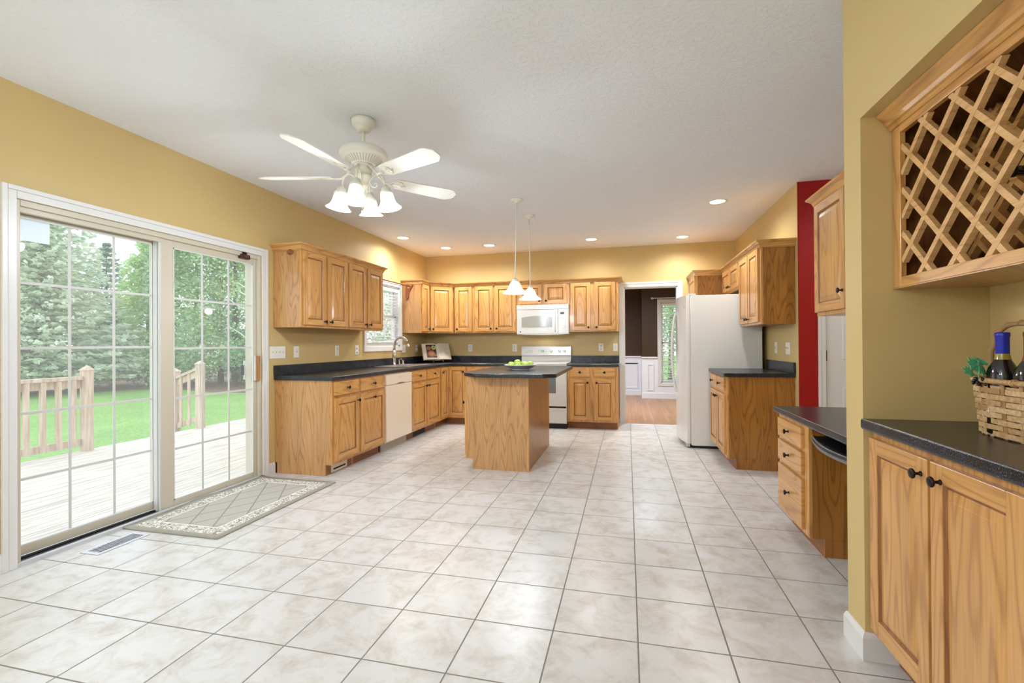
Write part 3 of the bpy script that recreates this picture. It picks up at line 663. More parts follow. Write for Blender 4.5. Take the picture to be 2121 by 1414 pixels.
def lattice(nm, y0, y1, mt):
    b = MB(); A0, A1, B0, B1 = .052, Lr-.052, .030, .566; hp = .0795; wd = .0095
    # node grid: z nodes at world 1.787+k*2hp ; local z = world-1.404 ; y nodes at world 1.875 -> local x = 2.058-1.875
    xn, zn = 2.058-1.875, 1.787-1.404
    for sgn in (1, -1):
        base = (zn-sgn*xn)
        for k in range(-12, 24):
            c = base+k*2*hp*(1 if sgn == 1 else 1)
            # line z = sgn*x + c, clip to the box
            pts = []
            for x in (A0, A1):
                z = sgn*x+c
                if B0 <= z <= B1: pts.append((x, z))
            for z in (B0, B1):
                x = (z-c)/sgn
                if A0 < x < A1: pts.append((x, z))
            if len(pts) < 2: continue
            p, q = min(pts), max(pts)
            if abs(p[0]-q[0]) < .03: continue
            d = Vector((q[0]-p[0], q[1]-p[1])).normalized(); nx, nz = -d.y*wd, d.x*wd
            e_ = 0 if sgn == 1 else .0008
            poly = [(p[0]+nx, p[1]+nz), (q[0]+nx, q[1]+nz), (q[0]-nx, q[1]-nz), (p[0]-nx, p[1]-nz)]
            b.prism(poly, y0+e_, y1-e_, 'y')
    return b.build(nm, mt, t_)
lattice('front_lattice', .004, .022, LATT)
lattice('rear_lattice', .20, .225, OAK_H)
NCP = [(0, 1.962), (.012, 1.962), (.016, 1.975), (.014, 1.985), (.024, 2.003), (.036, 2.018), (.044, 2.028), (.048, 2.034), (.050, 2.0545), (0, 2.0545)]
NCP = [(0, 1.993), (.006, 1.993), (.012, 2.000), (.012, 2.006), (.020, 2.010), (.026, 2.022), (.036, 2.034), (.044, 2.040), (.048, 2.044), (.050, 2.0545), (0, 2.0545)]
b = MB(); b.M = Matrix.Rotation(R(90), 4, 'Z') @ Matrix.Translation((-.97, -2.058, -1.404)); b.sweep([(.97, 2.058), (.97, .806)], NCP); b.build('crown', OAK_H, t_)
b = MB(); b.M = Matrix.Rotation(R(90), 4, 'Z') @ Matrix.Translation((-.97, -2.058, -1.404)); b.box(.975, 2.055, 2.0035, 1.26, .81, 2.0545); b.build('top_filler', OAK_H, t_)
# bottles lying in the rack
GLB = mat('dark_bottle_glass', srgb(20, 16, 14), .12, coat=.5)
BP = [(0, 0), (.034, 0), (.037, .004), (.037, .18), (.033, .20), (.020, .225), (.0145, .245), (.0145, .295), (.016, .297), (.016, .305), (.0145, .307), (0, .307)]
for i, (yy, zz, lab) in enumerate(((1.55, 1.66, 'dark wine bottle lying in the middle of the wine rack'), (1.39, 1.50, 'dark wine bottle lying low at right of the wine rack'))):
    t_ = thing('wine_bottle', lab, 'bottle', (1.265, yy, zz-.035)); b = MB(); b.lathe([(r*.97, -h*.85) for r, h in BP], (0, 0, .035), 20, 'x'); b.build('glass_body', GLB, t_)

# ------------------------------------------------------------------ basket with bottles and vine
WICK = mat('woven_wicker', srgb(196, 158, 108), .6); n = N(WICK); oi = n.n('ShaderNodeNewGeometry'); tcx = n.n('ShaderNodeTexCoord')
z = n.n('ShaderNodeTexNoise'); z.inputs['Scale'].default_value = 90; z.inputs['Detail'].default_value = 3; n.l(tcx.outputs['Object'], z.inputs['Vector'])
c1 = n.ramp(oi.outputs['Random Per Island'], [(0, srgb(168, 128, 80)), (.5, srgb(205, 168, 118)), (1, srgb(222, 190, 142))]); c2 = n.ramp(z.outputs['Fac'], [(.35, (.6, .5, .4, 1)), (.6, (1, 1, 1, 1))]); n.l(n.mix(.7, c1, n.mix(1, c1, c2, 'MULTIPLY')), n.b.inputs['Base Color'])
BC = Vector((1.143, 1.685, .9145))
t_ = thing('wicker_basket', 'woven wicker basket with tall handle on the niche countertop', 'basket', BC)
def superell(t, a, b_, p=3.2):
    c, s = math.cos(t), math.sin(t); return (a*math.copysign(abs(c)**(2/p), c), b_*math.copysign(abs(s)**(2/p), s))
NS = 28; b = MB(); Hb = .165
def bpos(t, h, off):
    k = .86+.14*(h/Hb)
    x, y = superell(t, .076*k+off, .172*k+off); return (x, y, h)
def ribbon(b, pts, hw, th, nrm):      # flat strip through points, half-width vector hw, outward normals nrm
    vs = []; fs = []
    for p, q in zip(pts, nrm):
        p = Vector(p); q = Vector(q)
        for a_, c_ in ((-1, -1), (1, -1), (1, 1), (-1, 1)): vs.append(tuple(p+hw*a_+q*th*c_))
    for i in range(len(pts)-1):
        for k in range(4): fs.append((i*4+k, i*4+(k+1) % 4, (i+1)*4+(k+1) % 4, (i+1)*4+k))
    fs += [(0, 1, 2, 3), tuple(len(vs)-4+k for k in range(4))]
    b.add(vs, fs)
rows = 8
for r_ in range(rows):
    h = .012+r_*.0183
    for k in range(NS//2):      # short over-strips, one island each
        i0 = 2*k+(r_ % 2); pts = []; nr = []
        for s_ in range(9):
            u = i0-.95+s_*1.9/8*1.0; t = 2*math.pi*u/NS; lift = .0045*math.cos((u-i0)*math.pi/1.9*1.0)
            p = bpos(t, h, .0015+lift); q = Vector((p[0]*4, p[1], 0)).normalized(); pts.append(p); nr.append(q)
        ribbon(b, pts, Vector((0, 0, .0075)), .0012, nr)
b.build('weave', WICK, t_)
b = MB()
for k in range(NS):
    t = 2*math.pi*k/NS; t1 = t; pts = [bpos(t, h, .0015) for h in (.0, .05, .10, .15, Hb)]
    tan_ = (Vector(bpos(t+.05, .1, 0))-Vector(bpos(t-.05, .1, 0))).normalized(); nr = [Vector((tan_.y, -tan_.x, 0))]*5
    ribbon(b, pts, tan_*.007, .0012, nr)
b.build('stakes', WICK, t_)
b = MB(); b.tube([bpos(2*math.pi*k/48, Hb+.004, .003) for k in range(48)], .0085, 8, True)
for k in range(0, 48, 5):
    t = 2*math.pi*k/48; p = Vector(bpos(t, Hb+.004, .003)); tn = (Vector(bpos(t+.05, Hb, .003))-Vector(bpos(t-.05, Hb, .003))).normalized()
    a_ = Vector((tn.y, -tn.x, 0))
    for dd in (-.005, 0, .005): b.tube([p+tn*dd+a_*.0098*math.cos(q*.785)+Vector((0, 0, .0098*math.sin(q*.785))) for q in range(8)], .0018, 5, True)
b.build('rim', WICK, t_)
b = MB(); b.prism([bpos(2*math.pi*k/24, 0, -.004)[:2] for k in range(24)], .0, .006); b.build('basket_floor', WICK, t_)
b = MB(); vs = [bpos(2*math.pi*k/40, h_, o_) for h_, o_ in ((.003, -.003), (.155, -.003), (.155, -.0045), (.003, -.0045)) for k in range(40)]
b.add(vs, [(r_*40+k, r_*40+(k+1) % 40, ((r_+1) % 4)*40+(k+1) % 40, ((r_+1) % 4)*40+k) for r_ in range(4) for k in range(40)]); b.build('inner_weave', WICK, t_)
BARK = mat('twig_handle', srgb(160, 124, 84), .65)
b = MB(); P_ = []
for k in range(25):
    a_ = math.pi*k/24; yy = .166*math.copysign(abs(math.cos(a_))**.45, math.cos(a_)); zz = .12+.222*abs(math.sin(a_))**.5
    P_.append((0.004*math.sin(k*1.7), yy, zz))
b.tube(P_, [.0075+.0012*math.sin(k*2.1) for k in range(25)], 8)
b.tube([(0.005*math.cos(k*.9), -.05+k*.004, .342+.006*math.sin(k*.9)+.002) for k in range(26)], .004, 6); b.build('handle', BARK, t_)
def bottle(label, x, y, capcol, bandcol, liquid):
    t_ = thing('wine_bottle', label, 'bottle', (x, y, BC.z+.007))
    b = MB(); b.lathe(BP, (0, 0, 0), 24, 'z', False); b.build('glass_body', liquid, t_)
    b = MB(); b.lathe([(.0152, .243), (.0158, .246), (.0158, .294), (.0172, .297), (.0172, .307), (.0150, .3092), (0, .3094)], (0, 0, 0), 24, 'z', False); b.build('foil_capsule', capcol, t_)
    b = MB(); b.lathe([(.0197, .2265), (.0160, .2425), (.0160, .2445)], (0, 0, 0), 24, 'z', False); b.M = Matrix.Translation((0, 0, 0)); b.build('neck_band', bandcol, t_)
    b = MB(); b.lathe([(.0376, .05), (.0376, .14)], (0, 0, 0), 24, 'z', False); b.build('label', mat('cream_label', srgb(226, 214, 190), .6), t_)
    return t_
BLUEC = mat('blue_foil', srgb(34, 48, 170), .35, .2); YEL = mat('olive_gold_glass', srgb(150, 128, 20), .2, coat=.4); REDC = mat('dark_red_foil', srgb(130, 40, 40), .4)
bottle('wine bottle with blue foil capsule standing in wicker basket', 1.108, 1.748, BLUEC, YEL, GLB)
bottle('wine bottle with red foil at right photo edge, in basket', 1.112, 1.648, REDC, REDC, GLB)
t_ = thing('vine_sprig', 'artificial vine sprig with green leaf and dark berries on basket rim', 'artificial plant', (1.088, 1.778, 1.098))
LEAF = mat('green_silk_leaf', srgb(96, 176, 132), .5); PURP = mat('purple_silk_leaf', srgb(112, 24, 66), .5)
def leaf(b, c, sz, rx, ry, rz_):
    M_ = Matrix.Translation(c) @ Matrix.Rotation(rz_, 4, 'Z') @ Matrix.Rotation(ry, 4, 'Y') @ Matrix.Rotation(rx, 4, 'X'); old = b.M; b.M = M_
    out = [(0, -1), (.35, -.7), (.9, -.75), (.75, -.2), (1.1, .15), (.6, .35), (.65, .9), (.2, .65), (0, 1.1), (-.2, .65), (-.65, .9), (-.6, .35), (-1.1, .15), (-.75, -.2), (-.9, -.75), (-.35, -.7)]
    vs = [(0, 0, .18*sz)]+[(x*sz, y*sz, -.12*sz*abs(x)) for x, y in out]+[(0, 0, .18*sz-.0012)]+[(x*sz, y*sz, -.12*sz*abs(x)-.0012) for x, y in out]; n_ = len(out)
    fs = [(0, 1+i, 1+(i+1) % n_) for i in range(n_)]+[(n_+1, n_+2+(i+1) % n_, n_+2+i) for i in range(n_)]+[(1+i, n_+2+i, n_+2+(i+1) % n_, 1+(i+1) % n_) for i in range(n_)]
    b.add(vs, fs); b.M = old
b = MB(); leaf(b, (-.02, .018, .030), .030, 1.1, .3, .5); leaf(b, (-.02, -.012, .022), .024, 1.2, -.3, .9); leaf(b, (-.025, .034, .008), .022, .9, .5, .2); leaf(b, (-.012, .008, .044), .020, .7, .2, 1.5); b.build('green_leaves', LEAF, t_)
b = MB(); leaf(b, (.006, -.030, .016), .017, 1.0, .3, .5); leaf(b, (-.004, -.048, .006), .015, .9, -.2, 1.4); b.build('purple_leaves', PURP, t_)
b = MB(); random.seed(3)
for k in range(14): b.sphere((-.028+random.uniform(-.008, .008), -.012+random.uniform(-.02, .02), -.018+random.uniform(-.012, .010)), .0052, 8, 6)
b.build('berries', mat('black_berries', srgb(22, 16, 22), .2), t_)
b = MB(); b.tube([(-.02, -.0, .03), (-.024, -.004, .01), (-.03, -.01, -.012)], .0018, 6); b.build('stem', LEAF, t_)

# ------------------------------------------------------------------ appliances
# refrigerator (local: faces -y, turned -90 to face -X)
FRY = 6.612
t_ = thing('refrigerator', 'large white refrigerator with curved doors and long handles', 'refrigerator', (.70, FRY, 0), -90)
Wf = .906
b = MB(); b.box(0, 0, .03, Wf, .745, 1.742); b.build('cabinet_shell', APPL, t_, .006)
def arc_door(x0, x1, z0, z1, nm):
    def fy(x): u = (x/Wf-.5)*2; return -.045-.066*(1-u*u)
    pts = [(x0+(x1-x0)*k/14, fy(x0+(x1-x0)*k/14)) for k in range(15)]
    b = MB(); b.prism([(x0, -.008)]+pts+[(x1, -.008)], z0, z1)
    return b.build(nm, APPL, t_, .006, 3)
d1_ = arc_door(.003, .452, .05, 1.748, 'left_door'); d2_ = arc_door(.458, Wf-.003, .05, 1.748, 'right_door')
b = MB(); b.box(.004, -.008, .05, Wf-.004, 0, 1.74); b.build('door_gasket', APPG, t_)
for nm, xh, par in (('left_handle', .425, d1_), ('right_handle', .487, d2_)):
    b = MB(); P_ = []
    for k in range(17):
        u = k/16; P_.append((xh, -.112-.055*math.sin(math.pi*u)**.6, .60+.98*u))
    b.tube(P_, .013, 10); b.box(xh-.014, -.125, .595, xh+.014, -.100, .645); b.box(xh-.014, -.125, 1.535, xh+.014, -.100, 1.585); b.build('door_handle', APPL, par, .003)
b = MB(); b.box(.02, -.05, .012, Wf-.02, -.012, .048); b.build('base_grille', APPG, t_, .004)
b = MB(); b.box(.01, -.03, 1.748, .09, .06, 1.760); b.box(Wf-.09, -.03, 1.748, Wf-.01, .06, 1.760); b.build('hinge_cover', APPL, t_, .004)
b = MB(); b.box(.02, .02, 0, Wf-.02, .72, .03); b.build('base', BLACK, t_)
b = MB(); b.box(Wf-.068, -.062, 1.60, Wf-.048, -.067, 1.62); b.build('badge', APPG, d2_)
# dishwasher
t_ = thing('dishwasher', 'bisque white dishwasher built in left of the sink cabinet', 'dishwasher', (FX, 4.757, 0), 90)
Wd = .633
b = MB(); b.box(.002, 0, .1, Wd-.002, .58, .873); b.build('tub', BISQ, t_)
b = MB(); b.box(.004, -.028, .115, Wd-.004, 0, .745); b.build('door_panel', BISQ, t_, .006)
b = MB(); b.box(.004, -.032, .748, Wd-.004, 0, .862); b.build('control_panel', BISQ, t_, .006)
b = MB(); P_ = [(.22+.22*k/10, .752+.012*math.sin(math.pi*k/10)) for k in range(11)]; b.prism(P_+[(.44, .748), (.22, .748)], -.0335, -.03, 'y'); b.build('handle_recess', mat('grey_recess', srgb(120, 112, 104), .4), t_)
b = MB(); b.box(.28, -.0335, .822, .34, -.0315, .832); b.build('maker_badge', APPG, t_)
b = MB(); b.box(.01, .05, 0, Wd-.01, .07, .1); b.build('kick_plate', mat('grey_kick_plate', srgb(178, 172, 160), .4), t_)
# stove
SX0, SX1 = -1.616, -.838; SW = SX1-SX0
t_ = thing('electric_range', 'white freestanding electric range behind the island', 'stove', (SX0, 6.612, 0))
b = MB(); b.box(0, .025, .06, SW, .64, .905); b.build('oven_body', APPL, t_, .003)
b = MB(); b.box(0, 0, .905, SW, .60, .925); b.build('cooktop', APPL, t_, .006)
for (cx_, cy_, rr) in ((.2, .16, .10), (.58, .16, .08), (.2, .43, .08), (.58, .43, .10)):
    b = MB(); b.lathe([(rr, .9251), (rr, .9258), (rr-.006, .9258), (rr-.006, .9251)], (cx_, cy_, 0), 32, 'z', False); b.build('burner_ring', APPG, t_)
b = MB(); b.prism([(.575, .925), (.655, .925), (.655, 1.163), (.612, 1.163), (.602, 1.155), (.585, 1.020), (.60, 1.01), (.60, .96)], 0, SW, 'x'); b.build('backguard', APPL, t_, .008, 3)
b = MB(); b.box(.02, .5845, 1.0085, SW-.02, .598, 1.0125); b.build('backguard_seam', APPG, t_)
def face(y, z): return (y, z)
for i, x in enumerate((.085, .155, .47, .60, .675)):
    b = MB(); b.M = Matrix.Translation((x, .590, 1.085)) @ Matrix.Rotation(R(-7), 4, 'X'); b.lathe([(.021, 0), (.0205, -.006), (.017, -.018), (.015, -.020), (0, -.0202)], (0, 0, 0), 20, 'y'); b.box(-.003, -.026, -.016, .003, -.015, .016)
    b.build('control_knob', APPL, t_, .001)
b = MB(); b.M = Matrix.Translation((.335, .5885, 1.085)) @ Matrix.Rotation(R(-7), 4, 'X'); b.box(-.022, -.003, -.011, .022, 0, .011); d_ = b.build('display', BLACK, t_)
b = MB(); b.M = Matrix.Translation((.335, .5885, 1.085)) @ Matrix.Rotation(R(-7), 4, 'X')
for x in (-.016, -.005, .006): b.box(x, -.0042, -.007, x+.008, -.003, .007)
b.build('digits', GREEN, d_)
b = MB(); b.M = Matrix.Translation((.335, .5885, 1.085)) @ Matrix.Rotation(R(-7), 4, 'X')
for k in range(9): b.box(-.075+k*.022, -.0015, .022, -.062+k*.022, -.0002, .028)
for k in range(3): b.box(-.066, -.0015, -.014+k*.010, -.040, -.0002, -.009+k*.010); b.box(.038+k*.014, -.0015, -.012, .048+k*.014, -.0002, -.004)
b.build('button_marks', APPG, t_)
b = MB(); b.box(.006, 0, .315, SW-.006, .025, .865); b.build('oven_door', APPL, t_, .005)
b = MB(); b.box(.15, -.003, .50, SW-.15, 0, .73); b.build('oven_window', mat('grey_oven_glass', srgb(120, 124, 122), .15), t_, .004)
b = MB(); b.tube([(.06, -.04, .80), (SW-.06, -.04, .80)], .012, 10); b.box(.06, -.04, .79, .08, 0, .81); b.box(SW-.08, -.04, .79, SW-.06, 0, .81); b.build('oven_handle', APPL, t_)
b = MB(); b.box(.006, 0, .075, SW-.006, .025, .29); b.prism([(0, .262), (-.010, .27), (-.010, .282), (0, .286)], .03, SW-.03, 'x'); b.build('storage_drawer', APPL, t_, .004)
b = MB(); b.box(.01, .012, .291, SW-.01, .03, .314); b.box(.0, .02, 0, SW, .6, .07); b.build('black_gap', BLACK, t_)
# microwave
t_ = thing('microwave', 'white over-the-range microwave mounted above the stove', 'microwave', (-1.612, 6.865, 1.345))
MW = .778; MHt = .430
b = MB(); b.box(0, .03, 0, MW, .40, MHt); b.build('case', APPL, t_, .004)
def arcf(x): u = (x/MW-.5)*2; return -.012*(1-u*u)
def arcplate(x0, x1, z0, z1, y0, nm, mt, par=None, n_=14, y1=.03, zb=None):
    b = MB(); pts = [(x0+(x1-x0)*k/n_, arcf(x0+(x1-x0)*k/n_)+y0) for k in range(n_+1)]
    b.prism([(x0, y1)]+pts+[(x1, y1)], z0, z1); return b.build(nm, mt, par or t_, .003)
arcplate(.0, MW, .362, MHt, 0, 'vent_grille', APPL)
b = MB(); 
b = MB(); pts = [(x*MW/12, -.0-.016*(1-((x/6)-1)**2)) for x in range(13)]; b.prism(pts+[(MW, .004), (0, .004)], .0, .35, 'y'); b.M = Matrix.Identity(4); b.build('lower_lip', APPL, t_)
dr = arcplate(.004, .62, .004, .357, 0, 'door', APPL); cp = arcplate(.626, MW-.004, .004, .357, 0, 'control_panel', APPL)
wpts = [(.08, .10)]+[(.08+.46*k/10, .245+.022*math.sin(math.pi*k/10)) for k in range(11)]+[(.54, .10)]
b = MB(); 
def curvedface(b, poly, off):
    n_ = len(poly); vs = [(x, arcf(x)+off, z) for x, z in poly]
    b.add(vs+[(x, arcf(x)+off+.002, z) for x, z in poly], [tuple(range(n_)), tuple(range(n_, 2*n_))[::-1]]+[(i, (i+1) % n_, n_+(i+1) % n_, n_+i) for i in range(n_)])
for k in range(10):
    xa_, xb_ = .08+.046*k, .08+.046*(k+1); za, zb_ = .245+.022*math.sin(math.pi*k/10), .245+.022*math.sin(math.pi*(k+1)/10)
    curvedface(b, [(xa_, .10), (xb_, .10), (xb_, zb_), (xa_, za)], -.0025)
b.build('door_window', mat('grey_microwave_glass', srgb(168, 170, 158), .12, coat=.6), dr)
b = MB(); b.tube([(.585, -.03-.008*math.sin(math.pi*k/10), .03+.30*k/10) for k in range(11)], .011, 8); b.box(.576, -.03, .025, .594, 0, .045); b.box(.576, -.03, .315, .594, 0, .335); b.build('handle', APPL, dr)
b = MB(); b.box(.655, arcf(.68)-.001, .285, .715, arcf(.68)-.003, .318); b.build('display', BLACK, cp)
b = MB()
for k in range(3): b.box(.660+k*.016, arcf(.68)-.0032, .290, .671+k*.016, arcf(.68)-.0045, .312)
b.build('digits', mat('olive_digits', srgb(90, 92, 30), .4), cp)
b = MB()
for r_ in range(6):
    for c_ in range(4): b.box(.658+c_*.022, arcf(.70)+.0008, .08+r_*.028, .672+c_*.022, arcf(.70)-.0022, .092+r_*.028)
b.build('buttons', APPG, cp)
b = MB(); b.box(.05, arcf(.05)+.0005, .028, .068, arcf(.05)-.0015, .042); b.build('maker_badge', KNOB, dr)
lamp('cooktop_light', 'SPOT', (.39, .22, -.012), 2.2, WARM, t_, .02, (R(22), 0, 0), 125, .8)

# ------------------------------------------------------------------ sink, faucet
t_ = thing('kitchen_sink', 'double bowl stainless sink set in countertop under the window', 'sink', (-2.91, 5.90, .914))
T0 = Matrix.Translation((2.91, -5.90, -.914))
b = MB(); b.M = T0
for q in ((-3.19, 5.50, -3.085, 6.30), (-2.75, 5.50, -2.70, 6.30), (-3.085, 5.50, -2.75, 5.55), (-3.085, 6.25, -2.75, 6.30), (-3.085, 5.885, -2.75, 5.915)): b.box(q[0], q[1], .9145, q[2], q[3], .9215)
b.build('rim', STEEL, t_, .003)
b = MB(); b.M = T0
for y0, y1 in ((5.55, 5.885), (5.915, 6.25)):
    b.add([(-3.085, y0, .915), (-2.75, y0, .915), (-2.75, y1, .915), (-3.085, y1, .915), (-3.07, y0+.015, .74), (-2.765, y0+.015, .74), (-2.765, y1-.015, .74), (-3.07, y1-.015, .74)],
          [(4, 5, 6, 7), (0, 1, 5, 4), (1, 2, 6, 5), (2, 3, 7, 6), (3, 0, 4, 7)])
b.build('bowl', STEEL, t_)
t_ = thing('faucet', 'tall arched brushed nickel faucet at the sink', 'faucet', (-3.14, 5.95, .9215))
b = MB(); b.lathe([(.030, 0), (.030, .006), (.026, .012), (.030, .05), (.027, .13), (.020, .2), (0, .2)], (0, 0, 0), 20); b.build('base', CHROME, t_)
b = MB(); P_ = [(0, 0, .19), (0, 0, .24)]+[(.105-.105*math.cos(math.pi*k/14), 0, .265+.115*math.sin(math.pi*k/14)) for k in range(13)]
b.tube(P_, .0175, 12); b.build('spout', CHROME, t_)
b = MB(); b.tube([(.203, 0, .285), (.213, 0, .262), (.222, 0, .235)], [.020, .023, .028], 12); b.build('spray_head', CHROME, t_)
b = MB(); b.tube([(.015, -.02, .10), (.02, -.045, .11), (.02, -.055, .17)], [.009, .009, .006], 8); b.build('lever', CHROME, t_)
t_ = thing('soap_dispenser', 'small nickel soap pump beside the faucet', 'soap dispenser', (-3.135, 6.09, .9215))
b = MB(); b.lathe([(.02, 0), (.02, .004), (.012, .01), (.010, .05), (.006, .055), (.006, .075), (0, .075)], (0, 0, 0), 16); b.tube([(0, 0, .072), (.03, -.02, .080), (.06, -.035, .070)], .005, 8); b.build('pump', CHROME, t_)
t_ = thing('air_gap_cap', 'short nickel air gap cap right of soap pump', 'sink fitting', (-3.135, 6.20, .9215))
b = MB(); b.lathe([(.022, 0), (.022, .005), (.016, .012), (.015, .05), (.010, .056), (0, .057)], (0, 0, 0), 16); b.build('cap', CHROME, t_)

# ------------------------------------------------------------------ cookbook on stand
t_ = thing('cookbook', 'open cookbook with food photo on a stand in counter corner', 'book', (-2.905, 6.93, .957), 45)
tilt = Matrix.Translation((0, 0, 0)) @ Matrix.Rotation(R(-24), 4, 'X')
PAGE = mat('book_paper', srgb(226, 214, 192), .7)
b = MB(); b.M = tilt; 
for sg in (-1, 1):
    top_ = [(sg*.23*k/10, -.012-.022*math.sin(math.pi*min(1, k/10*1.0))**.6*(1-.3*k/10) if 0 < k < 10 else -.012) for k in range(11)]
    b.prism(top_+[(sg*.232, 0), (0, 0)], 0, .27)
b.build('pages', PAGE, t_)
b = MB(); b.M = tilt; b.box(-.238, 0, -.004, .238, .005, .276); b.build('cover', mat('tan_book_cover', srgb(180, 130, 90), .6), t_)
PH = mat('dark_photo_print', srgb(36, 24, 20), .4)
b = MB(); b.M = tilt; b.add([(-.175, -.0365, .03), (-.015, -.0345, .03), (-.015, -.0345, .245), (-.175, -.0365, .245)], [(0, 1, 2, 3)]); ph = b.build('food_photo', PH, t_)
b = MB(); b.M = tilt
def disc(b, cx_, cz_, r_, y, n_=18, m=0): 
    b.mi = m; b.add([(cx_+r_*math.cos(2*math.pi*k/n_), y, cz_+r_*math.sin(2*math.pi*k/n_)) for k in range(n_)], [tuple(range(n_))])
for q in ((-.135, .185, .034, 1, .0), (-.055, .195, .036, 2, 0), (-.100, .095, .055, 0, 0), (-.04, .06, .022, 0, 0), (-.135, .185, .024, 0, 1), (-.055, .195, .025, 3, 1), (-.095, .10, .036, 1, 1)): disc(b, q[0], q[1], q[2], -.0372-.0004*q[4], m=q[3])
b.build('printed_bowls', [mat('print_terracotta', srgb(164, 92, 62), .5), mat('print_orange', srgb(188, 112, 40), .5), mat('print_cream', srgb(206, 200, 170), .5), mat('print_olive', srgb(160, 160, 60), .5)], ph)
b = MB(); b.M = tilt
for k in range(9): b.box(.045, -.033+.0008*k, .235-k*.02, .19-(k % 3)*.02, -.0335, .238-k*.02)
b.build('printed_lines', mat('faded_print', srgb(170, 160, 145), .7), t_)
t_ = thing('cookbook_stand', 'wire easel with curled feet under the open cookbook', 'book stand', (-2.905, 6.93, .914), 45)
b = MB()
for x in (-.09, .07):
    b.tube([(x, .03, .02), (x, -.01, .036), (x, -.045, .034), (x, -.058, .018), (x, -.045, .006), (x, -.030, .012)], .004, 8); b.tube([(x, .03, .02), (x, .09, .22)], .004, 6)
b.tube([(-.10, .025, .030), (.10, .025, .030)], .004, 6); b.tube([(-.01, .09, .22), (-.01, .13, .004)], .004, 6); b.tube([(-.09, .09, .22), (.07, .09, .22)], .004, 6)
b.build('wire_frame', CHROME, t_)
b = MB(); b.tube([(x_*1.0, .092+.004*0, .30) for x_ in (-.02, .0, .02)], .006, 6); b.tube([(0, .09, .22), (0, .10, .30)], .003, 6); b.build('top_scroll', CHROME, t_)

# ------------------------------------------------------------------ bowl of apples
BO = Vector((-1.117, 4.93, .926))
t_ = thing('fruit_bowl', 'shallow white bowl of green apples on the island', 'bowl', BO)
b = MB(); b.lathe([(.0, .006), (.09, .008), (.13, .022), (.165, .046), (.176, .050), (.177, .054), (.172, .055), (.160, .050), (.125, .028), (.085, .014), (0, .012)], (0, 0, 0), 40, 'z', False)
b.lathe([(.088, 0), (.092, .009), (.083, .009), (.082, 0)], (0, 0, 0), 40, 'z', False); b.build('bowl', mat('lavender_white_china', srgb(232, 231, 244), .2, coat=.5), t_)
APM = mat('green_apple_skin', srgb(150, 178, 58), .35, coat=.3); n = N(APM); tcx = n.n('ShaderNodeTexCoord'); z = n.n('ShaderNodeTexNoise'); z.inputs['Scale'].default_value = 60; n.l(tcx.outputs['Object'], z.inputs['Vector'])
n.l(n.ramp(z.outputs['Fac'], [(.3, srgb(138, 168, 48)), (.7, srgb(176, 198, 86))]), n.b.inputs['Base Color'])
AP = [(0, .010), (.010, .004), (.022, .002), (.032, .012), (.0375, .030), (.037, .044), (.030, .060), (.018, .067), (.008, .064), (.0, .058)]
a0 = thing('green_apple', '', 'apple', (0, 0, 0), 0, 'green apples in the white bowl')
b = MB(); b.lathe(AP, (0, 0, 0), 20, 'z', False); b.build('apple_skin', APM, a0)
b = MB(); b.tube([(0, 0, .056), (.002, .001, .066), (.005, .002, .074)], .0014, 6); b.build('stem', mat('apple_stem', srgb(80, 60, 30), .7), a0)
spots = [(-.095, -.045, .018, 'green apple at the far left of the bowl'), (-.015, -.075, .018, 'green apple at the front of the bowl, left of its middle'), (-.03, .02, .040, 'green apple sitting highest on the pile in the bowl'),
         (.062, -.05, .018, 'green apple at the front right of the bowl'), (.105, .025, .024, 'green apple at the far right of the bowl'), (.03, .085, .020, 'green apple at the back of the bowl')]
for i, (x, y, zz, lb) in enumerate(spots):
    q = a0 if i == 0 else dup(a0); q.location = BO+Vector((x, y, zz)); q.rotation_euler = (random.uniform(-.3, .3), random.uniform(-.3, .3), random.uniform(0, 6)); q['label'] = lb

# ------------------------------------------------------------------ outlets and switches
def plate(label, kind, wall, a, z_, w_=.072, cat='outlet', nm='wall_outlet'):
    # wall: 'L' faces +X, 'B' faces -Y, 'R' faces -X
    loc, rz = {'L': ((XL, a, z_), 90), 'B': ((a, YB, z_), 0), 'R': ((XR, a, z_), -90)}[wall]
    t_ = thing(nm, label, cat, loc, rz)
    b = MB(); b.box(-w_/2, -.005, -.058, w_/2, 0, .058); b.build('cover_plate', PLATE, t_, .002)
    m_ = mat('plate_detail', srgb(205, 202, 192), .4) if 'PD' not in globals() else PD
    globals()['PD'] = m_
    if kind == 'outlet':
        b = MB()
        for dz_ in (-.026, .026): b.lathe([(.017, -.0075), (.017, -.004)], (0, 0, dz_), 16, 'y')
        rc = b.build('receptacle', PLATE, t_)
        b = MB()
        for dz_ in (-.026, .026):
            for dx in (-.006, .006): b.box(dx-.001, -.0082, dz_-.002, dx+.001, -.0074, dz_+.007)
            b.box(-.002, -.0082, dz_-.010, .002, -.0074, dz_-.006)
        b.build('slots', BLACK, rc)
    else:
        for k in range(kind):
            xx = (k-(kind-1)/2)*.046; b = MB(); b.box(xx-.005, -.013, -.004, xx+.005, -.005, .012); b.build('toggle', PD, t_, .001)
    return t_
plate('wide four-gang white switch plate beside the sliding door', 4, 'L', 3.833, 1.136, .208, 'switch', 'wall_switch')
plate('single white switch plate right of the four-gang plate', 1, 'L', 4.097, 1.136, .074, 'switch', 'wall_switch')
plate('white outlet under left wall cabinets, midway along the backsplash', 'outlet', 'L', 4.78, 1.138)
plate('white outlet just left of the sink window', 'outlet', 'L', 5.19, 1.14)
plate('white double plate just right of sink window behind the faucet', 2, 'L', 6.445, 1.138, .118, 'switch', 'wall_switch')
plate('white outlet in the dark corner left of cookbook', 'outlet', 'L', 6.89, 1.14)
plate('white outlet on back wall right of the cookbook', 'outlet', 'B', -2.48, 1.138)
